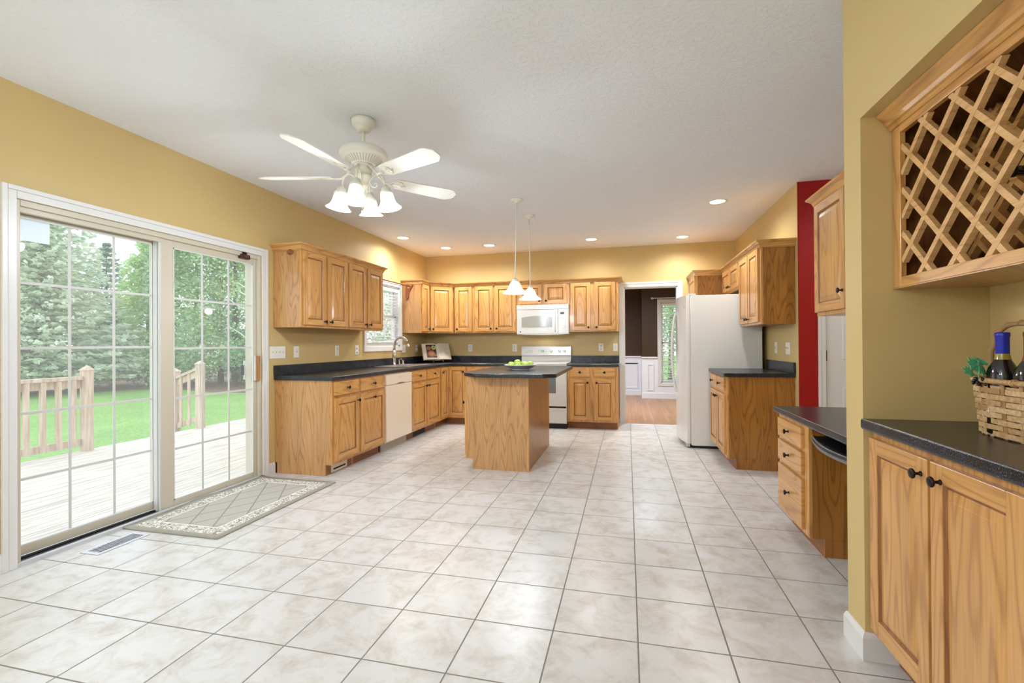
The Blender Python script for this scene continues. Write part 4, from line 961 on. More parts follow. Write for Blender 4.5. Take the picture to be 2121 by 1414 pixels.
plate('white outlet on back wall just left of the stove', 'outlet', 'B', -1.74, 1.138)
plate('white outlet on back wall right of the stove', 'outlet', 'B', -.391, 1.14)
plate('white switch plate on back wall beside the doorway', 1, 'B', -.178, 1.138, .07, 'switch', 'wall_switch')
plate('narrow white plate on right wall nearest the refrigerator', 1, 'R', 5.41, 1.145, .072, 'switch', 'wall_switch')
plate('white two-gang plate on right wall above the splash end', 2, 'R', 5.035, 1.142, .118, 'switch', 'wall_switch')

# ------------------------------------------------------------------ vents
t_ = thing('floor_register', 'white louvered floor register in front of sliding door', 'vent', (-3.045, 2.228, 0), 90)
b = MB(); b.box(-.155, -.07, .0, .155, .07, .004); b.build('register_frame', ALUM, t_, .002)
b = MB(); b.box(-.128, -.045, .003, .128, .045, .0046); b.build('dark_opening', DARK, t_)
b = MB()
for k in range(20): x = -.126+k*.0133; b.box(x, -.045, .004, x+.0048, .045, .0056)
b.build('louvers', ALUM, t_)
def kvent(label, y0, y1, mt, slot):
    t_ = thing('toe_kick_vent', label, 'vent', (FX-.075, (y0+y1)/2, .05), 90); w_ = y1-y0
    b = MB(); b.box(-w_/2, -.006, -.044, w_/2, 0, .040); b.build('vent_frame', mt, t_, .002)
    b = MB()
    for z_ in ((-.022,) if slot else (-.03, -.018, -.006, .006, .018)): b.box(-w_/2+.03, -.0068, z_, w_/2-.03, -.005, z_+(.014 if slot else .006))
    b.build('slots', DARK, t_)
kvent('bisque toe-kick vent under the end cabinet by the rug', 3.885, 4.14, BISQ, True)
kvent('dark toe-kick vent under the sink cabinet', 5.62, 5.99, BLACK, False)

# ------------------------------------------------------------------ curtain rods, rosette
b = MB(); t_ = thing('curtain_rod', 'thin reddish wooden curtain rod across top of sink window', 'curtain rod', (-3.12, 5.86, 2.06))
WD = mat('reddish_wood', srgb(150, 82, 44), .4)
b.tube([(0, -.574, 0), (0, .55, 0)], .009, 10); b.build('rod', WD, t_)
b = MB(); b.lathe([(.0, -.55), (.02, -.55), (.024, -.556), (.016, -.566), (.02, -.572), (.012, -.576), (0, -.576)], (0, 0, 0), 16, 'y', False); b.build('finial', WD, t_)
t_ = thing('rod_bracket', 'carved reddish bracket on cabinet side right of sink window', 'bracket', (-3.12, 6.413, 2.02))
b = MB(); b.prism([(-.05, -.02), (.05, .07), (.05, .05), (.035, .03), (.01, 0), (-.01, -.06), (-.02, -.13), (-.05, -.16), (-.07, -.10), (-.07, .04), (-.04, .07)], -.026, 0, 'y'); b.build('corbel', WD, t_, .004)
t_ = thing('wood_rosette', 'round carved wooden rosette on near side of left wall cabinet', 'rosette', (-3.05, 3.782, 2.075))
b = MB(); b.lathe([(0, -.03), (.014, -.03), (.020, -.024), (.016, -.018), (.028, -.014), (.030, -.006), (.026, 0), (0, 0)], (0, 0, 0), 20, 'y', False); b.build('rosette_body', WD, t_)
t_ = thing('curtain_rod', 'white curtain rod above the dining room window', 'curtain rod', (1.2, DY-.06, 2.155))
b = MB(); b.tube([(-.66, 0, 0), (.6, 0, 0)], .011, 10); b.box(-.52, 0, -.012, -.50, .06, .012); b.build('rod', WHITE, t_)
b = MB(); b.sphere((-.685, 0, 0), .026, 12, 8); b.lathe([(.012, -.66), (.018, -.655), (.012, -.65)], (0, 0, 0), 12, 'x'); b.build('finial', WHITE, t_)

# ------------------------------------------------------------------ white panel door in red wall
t_ = thing('door_2', None, None, (2.087, 4.775, 0)); t_['kind'] = 'structure'
W2 = .745
b = MB(); b.box(-W2/2, -.012, .005, W2/2, .02, 2.05)
b.build('door_slab', WHITE, t_)
b = MB()
for x0, x1 in ((-W2/2+.11, -.055), (.055, W2/2-.11)):
    for z0, z1 in ((.22, .83), (1.02, 1.62), (1.73, 1.94)):
        vs = []; 
        for i, y in ((0, -.0125), (.012, -.006), (.035, -.016)): vs += [(x0+i, y, z0+i), (x1-i, y, z0+i), (x1-i, y, z1-i), (x0+i, y, z1-i)]
        b.add(vs, [(r*4+k, r*4+(k+1) % 4, (r+1)*4+(k+1) % 4, (r+1)*4+k) for r in range(2) for k in range(4)]+[(8, 9, 10, 11)])
        b.add([(x0-.0, -.0126, z0), (x1, -.0126, z0), (x1, -.0126, z1), (x0, -.0126, z1), (x0-.006, -.0126, z0-.006), (x1+.006, -.0126, z0-.006), (x1+.006, -.0126, z1+.006), (x0-.006, -.0126, z1+.006)], [(k, (k+1) % 4, 4+(k+1) % 4, 4+k) for k in range(4)])
b.build('raised_panels', WHITE, t_)
for z_ in (.25, 1.08, 1.85):
    b = MB(); b.tube([(-W2/2+.002, -.016, z_-.045), (-W2/2+.002, -.016, z_+.045)], .006, 8); b.box(-W2/2, -.0135, z_-.045, -W2/2+.018, -.012, z_+.045); b.build('hinge', BRASS, t_)
b = MB(); b.lathe([(.028, -.012), (.026, -.018), (.010, -.022), (.010, -.04), (.024, -.050), (.027, -.062), (.018, -.074), (0, -.075)], (W2/2-.06, 0, .95), 18, 'y'); b.build('door_knob', BRASS, t_)

# ------------------------------------------------------------------ rug
RUG = mat('woven_rug', srgb(180, 176, 164), .95, spec=.1); n = N(RUG)
t = n.n('ShaderNodeTexCoord'); s3 = n.n('ShaderNodeSeparateXYZ'); n.l(t.outputs['Object'], s3.inputs[0])
ax_ = n.math('SUBTRACT', .38, n.math('ABSOLUTE', s3.outputs[0])); ay_ = n.math('SUBTRACT', .6125, n.math('ABSOLUTE', s3.outputs[1])); ed = n.math('MINIMUM', ax_, ay_)
vz = n.n('ShaderNodeTexVoronoi', feature='DISTANCE_TO_EDGE'); vz.inputs['Scale'].default_value = 26; nn = n.n('ShaderNodeTexNoise'); nn.inputs['Scale'].default_value = 12; nn.inputs['Detail'].default_value = 1
n.l(t.outputs['Object'], nn.inputs['Vector']); vm = n.n('ShaderNodeVectorMath', operation='MULTIPLY_ADD'); n.l(nn.outputs['Color'], vm.inputs[0]); vm.inputs[1].default_value = (.09, .09, 0); n.l(t.outputs['Object'], vm.inputs[2]); n.l(vm.outputs[0], vz.inputs['Vector'])
wv = n.n('ShaderNodeTexNoise'); wv.inputs['Scale'].default_value = 34; wv.inputs['Detail'].default_value = 2; wv.inputs['Distortion'].default_value = 2.2; n.l(t.outputs['Object'], wv.inputs['Vector'])
scroll = n.ramp(wv.outputs['Fac'], [(.46, srgb(150, 144, 130)), (.51, srgb(238, 236, 226)), (.60, srgb(238, 236, 226)), (.64, srgb(176, 170, 156))])
dA = n.math('ABSOLUTE', n.math('SUBTRACT', n.math('FRACT', n.math('MULTIPLY', n.math('ADD', n.math('MULTIPLY', s3.outputs[0], 1.0), n.math('MULTIPLY', s3.outputs[1], .62)), 5.2)), .5))
dB_ = n.math('ABSOLUTE', n.math('SUBTRACT', n.math('FRACT', n.math('MULTIPLY', n.math('SUBTRACT', n.math('MULTIPLY', s3.outputs[0], 1.0), n.math('MULTIPLY', s3.outputs[1], .62)), 5.2)), .5))
dl = n.math('MINIMUM', dA, dB_); fieldc = n.ramp(dl, [(0, srgb(146, 148, 136)), (.022, srgb(150, 152, 140)), (.04, srgb(190, 185, 176)), (1, srgb(190, 185, 176))])
sp_ = n.n('ShaderNodeTexNoise'); sp_.inputs['Scale'].default_value = 220; n.l(t.outputs['Object'], sp_.inputs['Vector']); spc = n.ramp(sp_.outputs['Fac'], [(.3, (.86, .86, .86, 1)), (.7, (1.06, 1.06, 1.06, 1))])
m1 = n.math('GREATER_THAN', ed, .045); m2 = n.math('LESS_THAN', ed, .135)
col = n.mix(m2, fieldc, scroll); ln = n.math('MULTIPLY', n.math('LESS_THAN', n.math('ABSOLUTE', n.math('SUBTRACT', ed, .138)), .005), 1); col = n.mix(ln, col, srgb(240, 238, 230))
col = n.mix(m1, srgb(168, 164, 150), col); col = n.mix(1, col, spc, 'MULTIPLY'); n.l(col, n.b.inputs['Base Color']); n.bump(sp_.outputs['Fac'], .5, .003)
b = MB(); NXg, NYg = 16, 26; vs = []; fs = []
def rz_(x, y):
    h = .0095; u = (x+.38)/.76
    if x < -.30: h += .016*((-.30-x)/.08)*(.5+.5*math.sin((y+.2)*9))*(1 if y > -.45 else .3)
    return h
for i in range(NXg+1):
    for j in range(NYg+1):
        x, y = -.38+.76*i/NXg, -.6125+1.225*j/NYg; vs.append((x, y, rz_(x, y)))
nv = len(vs); vs += [(x, y, max(0.0005, z_-.009)) for x, y, z_ in vs]
W_ = NYg+1
for i in range(NXg):
    for j in range(NYg):
        a_ = i*W_+j; fs.append((a_, a_+W_, a_+W_+1, a_+1)); fs.append((nv+a_, nv+a_+1, nv+a_+W_+1, nv+a_+W_))
for i in range(NXg):
    for j in (0, NYg): a_ = i*W_+j; fs.append((a_, a_+W_, nv+a_+W_, nv+a_))
for j in range(NYg):
    for i in (0, NXg): a_ = i*W_+j; fs.append((a_, a_+1, nv+a_+1, nv+a_))
b.smooth = True; b.add(vs, fs); o = b.build('door_rug', RUG, loc=(-2.864, 3.022, 0)); tag(o, 'grey rug with cream scroll border by the sliding door', 'rug')

# ------------------------------------------------------------------ recessed lights
CANS = [(-2.947, 5.849, 'recessed ceiling light nearest the left wall'), (-2.64, 6.638, 'recessed ceiling light above the diagonal corner cabinet'), (-1.961, 6.629, 'recessed ceiling light just left of the pendant rods'),
        (-.48, 6.63, 'recessed ceiling light between pendant rods and doorway'), (.736, 6.806, 'recessed ceiling light above the doorway'), (.906, 5.194, 'recessed ceiling light nearest camera, before the refrigerator'),
        ]
def can(x, y, lb, p=P_CAN, col=WARM):
    t_ = thing('recessed_light', lb, 'ceiling light', (x, y, H), 0, 'recessed ceiling lights')
    b = MB(); b.lathe([(.072, -.001), (.074, -.006), (.094, -.004), (.096, 0), (.072, 0)], (0, 0, 0), 32, 'z', False); b.build('trim_ring', FANW, t_)
    b = MB(); b.lathe([(.0, -.0035), (.073, -.0035)], (0, 0, 0), 32, 'z', False); b.build('lens', LENS, t_)
    lamp('can_light', 'SPOT', (0, 0, -.02), p, col, t_, .07, (0, 0, 0), 165, .9)
    return t_
for q in CANS: can(*q)
for x, y, pw, lb in ((-2.3, -.3, 1.0, 'added recessed fill light behind the camera at left'), (-.7, -.3, 1.0, 'added recessed fill light behind the camera in the middle'), (-1.5, .9, .35, 'added recessed fill light just overhead before the camera')):
    can(x, y, lb, P_REAR*pw, COOL)  # fill lamps added out of view, built as recessed fittings
can(.3, 8.6, 'added recessed fill light in the dining room', P_DIN, SOFT); can(-1.2, 9.4, 'added recessed fill light at left of the dining room', P_DIN, SOFT)  # lamps added out of view to brighten the dining room
can(2.2, 4.15, 'added recessed fill light in the hallway by red wall', 36, SOFT)  # lamp added out of view to brighten the red wall

GLOBE = mat('added_globe_glow', srgb(250, 250, 250), .4, emit=(.84, .94, 1.1, 1), es=66)  # glow for globes added behind the camera to brighten the room
for x, y, lb in ((-2.45, -.85, 'added glowing globe behind the camera near left wall'), (-1.3, -.85, 'added glowing globe behind the camera near room middle')):
    t_ = thing('added_globe', lb, 'pendant light', (x, y, H))
    b = MB(); b.lathe([(0, 0), (.06, 0), (.06, -.02), (.01, -.03), (0, -.03)], (0, 0, 0), 24, 'z', False); b.build('canopy', FANW, t_)
    b = MB(); b.tube([(0, 0, -.02), (0, 0, -.58)], .005, 8); b.build('rod', FANW, t_)
    b = MB(); b.sphere((0, 0, -.69), .12, 24, 14); b.build('globe', GLOBE, t_)

# ------------------------------------------------------------------ ceiling fan
FC = Vector((-1.640, 2.712, H))
fan = thing('ceiling_fan', 'white five-blade ceiling fan with four lit glass shades', 'ceiling fan', FC)
b = MB(); b.lathe([(0, 0), (.074, -.002), (.074, -.018), (.070, -.036), (.058, -.050), (.046, -.055), (.045, -.062), (.040, -.074), (.018, -.080), (0, -.080)], (0, 0, 0), 32, 'z', False); b.build('canopy', FANW, fan)
b = MB(); b.lathe([(.011, -.07), (.011, -.185)], (0, 0, 0), 16); b.build('downrod', FANW, fan)
b = MB(); b.lathe([(0, -.178), (.055, -.180), (.118, -.190), (.142, -.204), (.149, -.222), (.148, -.240), (.140, -.243), (.128, -.245), (.118, -.252), (.072, -.288), (.070, -.292), (0, -.292)], (0, 0, 0), 40, 'z', False); mh = b.build('motor_housing', FANW, fan)
b = MB()
for k in range(36):
    a_ = 2*math.pi*k/36; c_, s_ = math.cos(a_), math.sin(a_); b.tube([(.114*c_, .114*s_, -.2545), (.076*c_, .076*s_, -.2845)], .0028, 5)
b.build('vent_ribs', mat('fan_vent_shadow', srgb(206, 200, 184), .5), mh)
b = MB(); b.lathe([(0, -.292), (.060, -.292), (.056, -.302), (.044, -.304), (.046, -.312), (.052, -.318), (.052, -.345), (.048, -.350), (.050, -.356), (.054, -.362), (.050, -.372), (.034, -.395), (.028, -.412), (.032, -.420), (.026, -.436), (.010, -.446), (.006, -.462), (0, -.464)], (0, 0, 0), 28, 'z', False); b.build('light_hub', FANW, fan)
zb = -.372
for k in range(5):
    th = R(-22.5+72*k); Mr = Matrix.Rotation(th, 4, 'Z')
    b = MB(); b.M = Mr @ Matrix.Translation((.20, 0, zb)) @ Matrix.Rotation(R(-13), 4, 'X')
    L_ = .46; w0, w1 = .056, .070
    poly = [(0, -w0*.75), (.02, -w0), (L_-.055, -w1), (L_-.04, -w1*.93), (L_, -w1*.42), (L_, w1*.42), (L_-.04, w1*.93), (L_-.055, w1), (.02, w0), (0, w0*.75)]
    b.prism(poly, -.003, .003); bl = b.build('blade', BLADE, fan, .001)
    b = MB(); b.M = Mr
    b.tube([(.050, 0, -.300), (.09, 0, -.335), (.14, 0, zb-.006), (.19, 0, zb-.006)], .008, 8)
    b.M = Mr @ Matrix.Translation((.19, 0, zb-.0045)) @ Matrix.Rotation(R(-13), 4, 'X')
    for sg in (-1, 1):
        b.tube([(-.02, 0, 0), (.0, .022*sg, 0), (.025, .040*sg, 0), (.06, .034*sg, 0), (.075, .012*sg, 0), (.055, .004*sg, 0), (.04, .014*sg, 0)], .0045, 6)
    b.tube([(0, 0, 0), (.095, 0, 0)], .005, 6); b.build('blade_iron', FANW, bl)
def shade_prof(s=1.0): return [(.036*s, 0), (.043*s, -.006*s), (.047*s, -.022*s), (.050*s, -.048*s), (.056*s, -.070*s), (.068*s, -.090*s), (.084*s, -.104*s), (.088*s, -.108*s), (.085*s, -.109*s), (.066*s, -.094*s), (.053*s, -.072*s), (.047*s, -.048*s), (.043*s, -.02*s), (.033*s, -.004*s)]
yw = math.atan2(-Fv.y, -Fv.x)      # direction towards the room's near end
for k in range(4):
    th = yw+k*math.pi/2; Mr = Matrix.Rotation(th, 4, 'Z')
    b = MB(); b.M = Mr
    b.tube([(.040, 0, -.392), (.055, 0, -.372), (.080, 0, -.352), (.100, 0, -.350), (.124, 0, -.366), (.134, 0, -.395), (.137, 0, -.425)], .0055, 8)
    b.tube([(.045, 0, -.375), (.040, 0, -.40), (.052, 0, -.43), (.075, 0, -.438), (.088, 0, -.424), (.084, 0, -.408), (.072, 0, -.408), (.070, 0, -.418)], .0045, 8)
    ar = b.build('lamp_arm', FANW, fan)
    T_ = Mr @ Matrix.Translation((.137, 0, -.42)) @ Matrix.Rotation(R(-10), 4, 'Y')
    b = MB(); b.M = T_; b.lathe([(.0, 0), (.012, -.002), (.020, -.018), (.026, -.020), (.032, -.040), (.038, -.044), (.041, -.058), (.0, -.058)], (0, 0, 0), 24, 'z', False); b.build('socket_cup', FANW, ar)
    b = MB(); b.M = T_ @ Matrix.Translation((0, 0, -.056)); b.lathe(shade_prof(.90), (0, 0, 0), 32, 'z', False); b.build('lamp_shade', SHADE, fan)
    b = MB(); b.M = T_ @ Matrix.Translation((0, 0, -.056)); b.sphere((0, 0, -.05), .024, 14, 10, (1, 1, 1.3)); b.build('bulb', BULB, fan)
    p_ = T_ @ Vector((0, 0, -.17)); lamp('fan_bulb_light', 'POINT', p_, P_FAN, SOFT, fan, .05)
b = MB(); b.tube([(0, -.02, -.46), (0, -.02, -.585)], .0014, 5); b.lathe([(0, -.585), (.004, -.588), (.005, -.60), (0, -.605)], (0, -.02, 0), 8, 'z', False); b.build('pull_chain', BRASS, fan)

# ------------------------------------------------------------------ pendants
for i, (x, y, zt, lean, lb) in enumerate(((-1.07, 4.598, 1.845, -.022, 'white glass pendant light on rod, nearer of the two above island'), (-1.072, 5.227, 1.838, .006, 'white glass pendant light on rod, farther of the two above island'))):
    t_ = thing('pendant_light', lb, 'pendant light', (x, y, H), 0, 'pendant lights above the island')
    b = MB(); b.lathe([(0, 0), (.064, -.001), (.064, -.006), (.050, -.014), (.024, -.022), (.014, -.034), (.008, -.038), (0, -.038)], (0, 0, 0), 28, 'z', False); b.build('canopy', FANW, t_)
    dz_ = H-zt
    b = MB(); b.tube([(0, 0, -.03), (lean, 0, -dz_)], .0058, 10); b.build('rod', FANW, t_)
    b = MB(); b.M = Matrix.Translation((lean, 0, -dz_)); b.lathe([(0, .02), (.012, .02), (.022, .010), (.030, .006), (.032, -.016), (.0, -.016)], (0, 0, 0), 24, 'z', False); b.build('shade_holder', FANW, t_)
    b = MB(); b.M = Matrix.Translation((lean, 0, -dz_-.012)); P1 = [(.030, 0), (.042, -.010), (.054, -.030), (.064, -.055), (.078, -.080), (.098, -.100), (.116, -.110), (.126, -.118), (.127, -.124), (.122, -.1235), (.095, -.104), (.073, -.080), (.060, -.055), (.049, -.030), (.038, -.012), (.026, -.003)]
    b.lathe(P1, (0, 0, 0), 36, 'z', False); b.build('glass_shade', PSHADE, t_)
    b = MB(); b.M = Matrix.Translation((lean, 0, -dz_-.075)); b.sphere((0, 0, 0), .028, 14, 10, (1, 1, 1.2)); b.build('bulb', BULB, t_)
    lamp('pendant_bulb_light', 'POINT', (lean, 0, -dz_-.17), P_PEND, SOFT, t_, .04)

# ------------------------------------------------------------------ outside: deck, yard, trees
DECKM = mat('weathered_deck_boards', srgb(214, 208, 198), .8); n = N(DECKM)
t = n.n('ShaderNodeTexCoord'); s3 = n.n('ShaderNodeSeparateXYZ'); n.l(t.outputs['Object'], s3.inputs[0])
fr_ = n.math('FRACT', n.math('DIVIDE', s3.outputs[0], .142)); gap = n.math('GREATER_THAN', n.math('ABSOLUTE', n.math('SUBTRACT', fr_, .5)), .47)
bi = n.math('FLOOR', n.math('DIVIDE', s3.outputs[0], .142)); cv = n.n('ShaderNodeCombineXYZ'); n.l(n.math('MULTIPLY', s3.outputs[0], 40), cv.inputs[0]); n.l(n.math('MULTIPLY', s3.outputs[1], 2), cv.inputs[1]); n.l(bi, cv.inputs[2])
nz1 = n.n('ShaderNodeTexNoise'); nz1.inputs['Scale'].default_value = 1; nz1.inputs['Detail'].default_value = 5; n.l(cv.outputs[0], nz1.inputs['Vector'])
c1 = n.ramp(nz1.outputs['Fac'], [(.35, srgb(176, 166, 152)), (.5, srgb(214, 208, 198)), (.7, srgb(226, 222, 214))]); n.l(n.mix(gap, c1, srgb(160, 153, 146)), n.b.inputs['Base Color'])
b = MB(); b.box(-6.30, -1.5, -.10, WO-.001, 9.5, -.03); struct(b.build('deck', DECKM))
b = MB(); b.box(-6.28, -1.5, -.45, -6.24, 9.5, -.10); struct(b.build('deck_skirt', mat('deck_skirt_wood', srgb(150, 128, 104), .8)))
GR = mat('lawn_grass', srgb(120, 170, 84), .9); n = N(GR)
t = n.n('ShaderNodeTexCoord'); a = n.n('ShaderNodeTexNoise'); a.inputs['Scale'].default_value = 30; a.inputs['Detail'].default_value = 6; n.l(t.outputs['Object'], a.inputs['Vector']); a2 = n.n('ShaderNodeTexNoise'); a2.inputs['Scale'].default_value = .8; n.l(t.outputs['Object'], a2.inputs['Vector'])
c1 = n.ramp(a.outputs['Fac'], [(.3, srgb(96, 146, 62)), (.7, srgb(150, 194, 104))]); c2 = n.ramp(a2.outputs['Fac'], [(.3, (.85, .9, .85, 1)), (.7, (1.1, 1.08, 1.0, 1))]); n.l(n.mix(1, c1, c2, 'MULTIPLY'), n.b.inputs['Base Color']); n.bump(a.outputs['Fac'], .6, .05)
b = MB(); b.box(-60, -30, -.55, 40, 60, -.45); struct(b.build('ground', GR))
MU = mat('mulch', srgb(112, 84, 66), .95); n = N(MU); t = n.n('ShaderNodeTexCoord'); a = n.n('ShaderNodeTexNoise'); a.inputs['Scale'].default_value = 14; a.inputs['Detail'].default_value = 6; n.l(t.outputs['Object'], a.inputs['Vector']); n.l(n.ramp(a.outputs['Fac'], [(.3, srgb(78, 56, 44)), (.7, srgb(150, 122, 100))]), n.b.inputs['Base Color'])
b = MB(); b.prism([(-26, 8), (-20.5, 11.2), (-19.6, 12.3), (-18.2, 13.9), (-16.5, 14.3), (-14.0, 13.6), (-11.5, 14.0), (-7, 15.5), (-5, 30), (-40, 30)], -.46, -.44); tag(b.build('mulch_bed', MU), 'brown mulch bed along the trees behind the lawn', 'mulch bed')
# railings
RW = mat('cedar_railing', srgb(186, 158, 136), .75); n = N(RW); t = n.n('ShaderNodeTexCoord'); mp = n.n('ShaderNodeMapping'); mp.inputs['Scale'].default_value = (30, 30, 3); n.l(t.outputs['Object'], mp.inputs[0]); a = n.n('ShaderNodeTexNoise'); a.inputs['Scale'].default_value = 1; a.inputs['Detail'].default_value = 4; n.l(mp.outputs[0], a.inputs['Vector']); n.l(n.ramp(a.outputs['Fac'], [(.3, srgb(186, 158, 136)), (.7, srgb(224, 208, 192))]), n.b.inputs['Base Color'])
def post(par, x, y, z0, z1, nm='post'):
    b = MB(); b.box(x-.045, y-.045, z0, x+.045, y+.045, z1); p = b.build(nm, RW, par)
    b = MB(); s_ = .052; b.add([(x-s_, y-s_, z1), (x+s_, y-s_, z1), (x+s_, y+s_, z1), (x-s_, y+s_, z1), (x-s_, y-s_, z1+.012), (x+s_, y-s_, z1+.012), (x+s_, y+s_, z1+.012), (x-s_, y+s_, z1+.012), (x, y, z1+.062)],
          [(0, 3, 2, 1), (0, 1, 5, 4), (1, 2, 6, 5), (2, 3, 7, 6), (3, 0, 4, 7), (4, 5, 8), (5, 6, 8), (6, 7, 8), (7, 4, 8)]); b.build('post_cap', RW, p)
t_ = thing('deck_railing', 'wooden deck railing ending at capped post, seen through fixed door panel', 'railing', (-6.24, 4.2, -.03))
T0 = Matrix.Translation((6.24, -4.2, .03)); 
def rb(nm, *q):
    b = MB(); b.M = T0; b.box(*q); return b.build(nm, RW, t_)
_o = MB
post(t_, .02, .02, 0, .95)
rb('top_rail', -6.30, 1.2, .815, -6.20, 4.17, .853); rb('upper_stringer', -6.27, 1.2, .725, -6.24, 4.17, .812); rb('bottom_rail', -6.27, 1.2, .04, -6.24, 4.17, .12)
for k in range(13):
    yy = 4.080-k*.148; rb('baluster', -6.24, yy-.022, .04, -6.20, yy+.022, .812)
post(t_, .02, .02-2.9, 0, .95)
t_ = thing('stair_railing', 'short wooden stair railing with two capped posts behind sliding panel', 'railing', (-6.24, 5.76, -.03))
post(t_, 0, 0, 0, .953); post(t_, -.46, 0, -.42, .835)
b = MB()
for sg in (1,):
    b.prism([(-.42, .73), (-.045, .862), (-.045, .90), (-.42, .768)], -.045, .045, 'y')
b.build('hand_rail', RW, t_)
b = MB(); b.prism([(-.42, .63), (-.045, .762), (-.045, .85), (-.42, .718)], -.015, .015, 'y'); b.build('upper_stringer', RW, t_)
b = MB(); b.prism([(-.42, -.02), (-.045, .10), (-.045, .18), (-.42, .06)], -.015, .015, 'y'); b.build('bottom_rail', RW, t_)
for xx in (-.33, -.18):
    b = MB(); b.box(xx-.02, -.035, .02, xx+.02, -.015, .78+(xx+.33)*.35); b.build('baluster', RW, t_)
t_ = thing('deck_steps', 'wooden steps leading from deck down to the lawn', 'steps', (-6.55, 5.0, -.45))
b = MB(); b.box(-.28, -.70, .22, .02, .70, .26); b.box(-.56, -.70, .04, -.26, .70, .08); b.build('treads', DECKM, t_)
b = MB()
for y in (-.68, .64): b.box(-.54, y, 0, .24, y+.04, .04); b.box(-.26, y, .04, .24, y+.04, .22)
b.build('stringers', RW, t_)

# trees
def leafmat(nm, c0, c1, c2):
    m = mat(nm, srgb(*c1), .6, spec=.2); n = N(m); g = n.n('ShaderNodeNewGeometry')
    cc = n.ramp(g.outputs['Random Per Island'], [(0, srgb(*c0)), (.5, srgb(*c1)), (1, srgb(*c2))]); n.l(cc, n.b.inputs['Base Color'])
    tr = n.n('ShaderNodeBsdfTranslucent'); n.l(cc, tr.inputs[0]); mx = n.n('ShaderNodeMixShader'); mx.inputs[0].default_value = .45; out = [q for q in n.t.nodes if q.type == 'OUTPUT_MATERIAL'][0]
    n.l(n.b.outputs[0], mx.inputs[1]); n.l(tr.outputs[0], mx.inputs[2]); n.l(mx.outputs[0], out.inputs[0]); return m
SPR = leafmat('spruce_needles', (196, 212, 192), (230, 238, 220), (246, 248, 236)); SPR2 = leafmat('dark_spruce_needles', (126, 156, 140), (164, 190, 172), (196, 212, 196))
ARB = leafmat('arborvitae_foliage', (160, 200, 130), (200, 230, 164), (228, 244, 196)); ARB2 = leafmat('shade_tree_foliage', (132, 174, 120), (176, 210, 158), (208, 230, 190))
BRK = mat('tree_bark', srgb(96, 80, 66), .9); BIR = mat('birch_bark', srgb(226, 222, 214), .7)
def foliage_blob(rnd, vs, fs, c, s, nrm_up=None, ln=1.0):
    # a small bent spray of two triangles-quads
    a_ = Vector((rnd.gauss(0, 1), rnd.gauss(0, 1), rnd.gauss(0, .6))); a_.normalize(); q = a_.cross(Vector((rnd.gauss(0, 1), rnd.gauss(0, 1), rnd.gauss(0, 1)))); q.normalize()
    a_ *= s*ln; q *= s*.6; k = len(vs); c = Vector(c)
    vs += [c-a_, c+q, c+a_, c-q]; fs.append((k, k+1, k+2, k+3))
def spruce(label, x, y, hgt, rad, mt, nlay=30, seed=1, dens=1.0):
    rnd = random.Random(seed); t_ = thing('spruce_tree', label, 'tree', (x, y, -.45))
    vs = []; fs = []
    for L in range(nlay):
        f = L/(nlay-1); z0 = .35+(hgt-.5)*f; rr = rad*(1-f)**.85+.12; nb_ = int(8+14*(1-f)); ph = rnd.random()*6
        for k in range(nb_):
            an = ph+2*math.pi*k/nb_+rnd.uniform(-.15, .15); rl = rr*rnd.uniform(.75, 1.12); dx, dy = math.cos(an), math.sin(an)
            nseg = max(3, int(rl/.20*dens))
            for s_ in range(nseg):
                u = (s_+.6)/nseg; d = rl*u; zz = z0+.10*d-.16*d*d/rad*1.2+(.18*u*u*rl if u > .7 else 0)
                for _ in range(7):
                    wsp = .20*(1-u)*rl*.5+.08; ox = rnd.gauss(0, wsp*.6)
                    c = Vector((dx*d-dy*ox, dy*d+dx*ox, zz+rnd.gauss(0, .04)))
                    # spray: flat, pointing outwards, drooping
                    w1 = .028+.03*rnd.random(); ln = .11+.09*rnd.random(); a_ = Vector((dx+rnd.gauss(0, .45), dy+rnd.gauss(0, .45), rnd.uniform(-.45, .25))).normalized()*ln; q = a_.cross(Vector((0, 0, 1))).normalized()*w1+Vector((0, 0, rnd.gauss(0, .03)))
                    i0 = len(vs); vs += [c-a_*.5, c+q, c+a_, c-q]; fs.append((i0, i0+1, i0+2, i0+3))
    b = MB(); b.add(vs, fs); b.build('needles', mt, t_)
    b = MB(); b.tube([(0, 0, 0), (0, 0, hgt*.5), (0, 0, hgt*.97)], [.16*hgt/9, .09*hgt/9, .015], 8); b.build('trunk', BRK, t_)
def bushy(label, x, y, hgt, rad, mt, nlump=70, seed=1, nm='arborvitae', cone=.6, per=190, z0=.2, trunk=.12):
    rnd = random.Random(seed); t_ = thing(nm, label, 'tree', (x, y, -.45)); vs = []; fs = []
    for k in range(nlump):
        f = rnd.random()**.9; zz = z0+(hgt-z0)*f; prof = (math.sin(math.pi*min(1, (f*.88+.10)))**.6) if cone < .3 else ((1-f)**cone*(.75+.25*math.sin(math.pi*min(1, f*3+.1))) + .02)
        an = rnd.random()*2*math.pi; rr = rad*prof*rnd.uniform(.72, 1.0); c = Vector((rr*math.cos(an), rr*math.sin(an), zz)); ls = rnd.uniform(.35, .62)*max(.45, rad/1.6)*(.55+.5*prof)
        for _ in range(per):
            d = Vector((rnd.gauss(0, 1), rnd.gauss(0, 1), rnd.gauss(0, 1))).normalized()*ls*rnd.uniform(.55, 1.0); d.z *= .85
            foliage_blob(rnd, vs, fs, c+d, rnd.uniform(.045, .085), ln=1.1)
    b = MB(); b.add(vs, fs); b.build('foliage', mt, t_)
    b = MB(); b.tube([(0, 0, 0), (.05, 0, hgt*.5), (0, .05, hgt*.85)], [trunk, trunk*.6, .02], 8); b.build('trunk', BRK, t_)
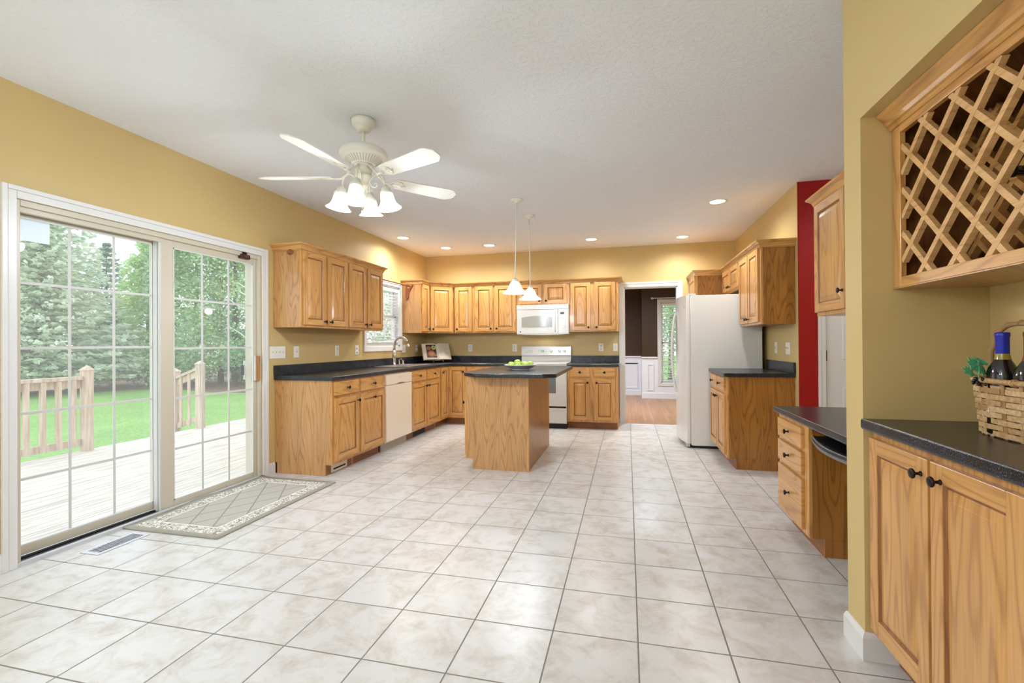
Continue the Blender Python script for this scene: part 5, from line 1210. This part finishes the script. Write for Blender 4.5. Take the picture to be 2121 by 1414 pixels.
spruce('large blue-green spruce at left behind the deck railing', -20.0, 12.06, 9.6, 2.75, SPR, 46, 11)
spruce('small pointed spruce rising between big spruce and bright tree', -25.5, 18.2, 6.9, 2.3, SPR2, 26, 5, .8)
bushy('bright green arborvitae left of the door centre stile', -19.6, 15.6, 6.0, 1.8, ARB, 85, 3)
bushy('bright green arborvitae directly behind the door centre stile', -18.2, 16.6, 8.2, 2.2, ARB, 95, 4)
bushy('low dark green shrub at foot of the big spruce', -21.0, 15.2, 3.1, 1.8, SPR2, 50, 6)
bushy('tall green tree seen through left of sliding panel', -17.2, 16.9, 8.5, 2.4, ARB2, 110, 8, 'shade_tree', .25)
bushy('tall green tree seen through middle of sliding panel', -15.6, 16.0, 8.0, 2.3, ARB2, 110, 9, 'shade_tree', .25)
bushy('tall green tree seen at right of sliding panel', -14.6, 17.6, 8.0, 2.4, ARB2, 110, 10, 'shade_tree', .25)
bushy('tall green tree beyond the kitchen window', -12.0, 18.6, 8.0, 2.5, ARB2, 90, 12, 'shade_tree', .25)
bushy('green tree beyond the dining room window', 1.6, 19.0, 6.0, 2.6, ARB2, 90, 14, 'shade_tree', .25)
t_ = thing('birch_tree', 'white-barked birch with bare branches at right of the glass', 'tree', (-12.9, 14.0, -.45))
rnd = random.Random(5); b = MB(); b.tube([(0, 0, 0), (-.1, .1, 1.6), (.05, .0, 3.2), (.1, .1, 5.5)], [.09, .07, .05, .02], 8)
for k in range(10):
    z_ = 1.7+k*.38; an = rnd.uniform(0, 6.28); l_ = rnd.uniform(.5, 1.0); e1 = rnd.uniform(.1, .5); b.tube([(0, 0, z_), (math.cos(an)*l_*.4, math.sin(an)*l_*.4, z_+e1*l_), (math.cos(an+.3)*l_*.8, math.sin(an+.3)*l_*.8, z_+(e1+.25)*l_), (math.cos(an)*l_, math.sin(an)*l_, z_+(e1+.15)*l_)], [.035, .024, .014, .006], 6)
b.build('trunk_and_branches', BIR, t_)
vs = []; fs = []
for k in range(700): 
    foliage_blob(rnd, vs, fs, (rnd.gauss(-.3, .8), rnd.gauss(0, .8), rnd.uniform(2.2, 6)), .05)
b = MB(); b.add(vs, fs); b.build('leaves', ARB, t_)
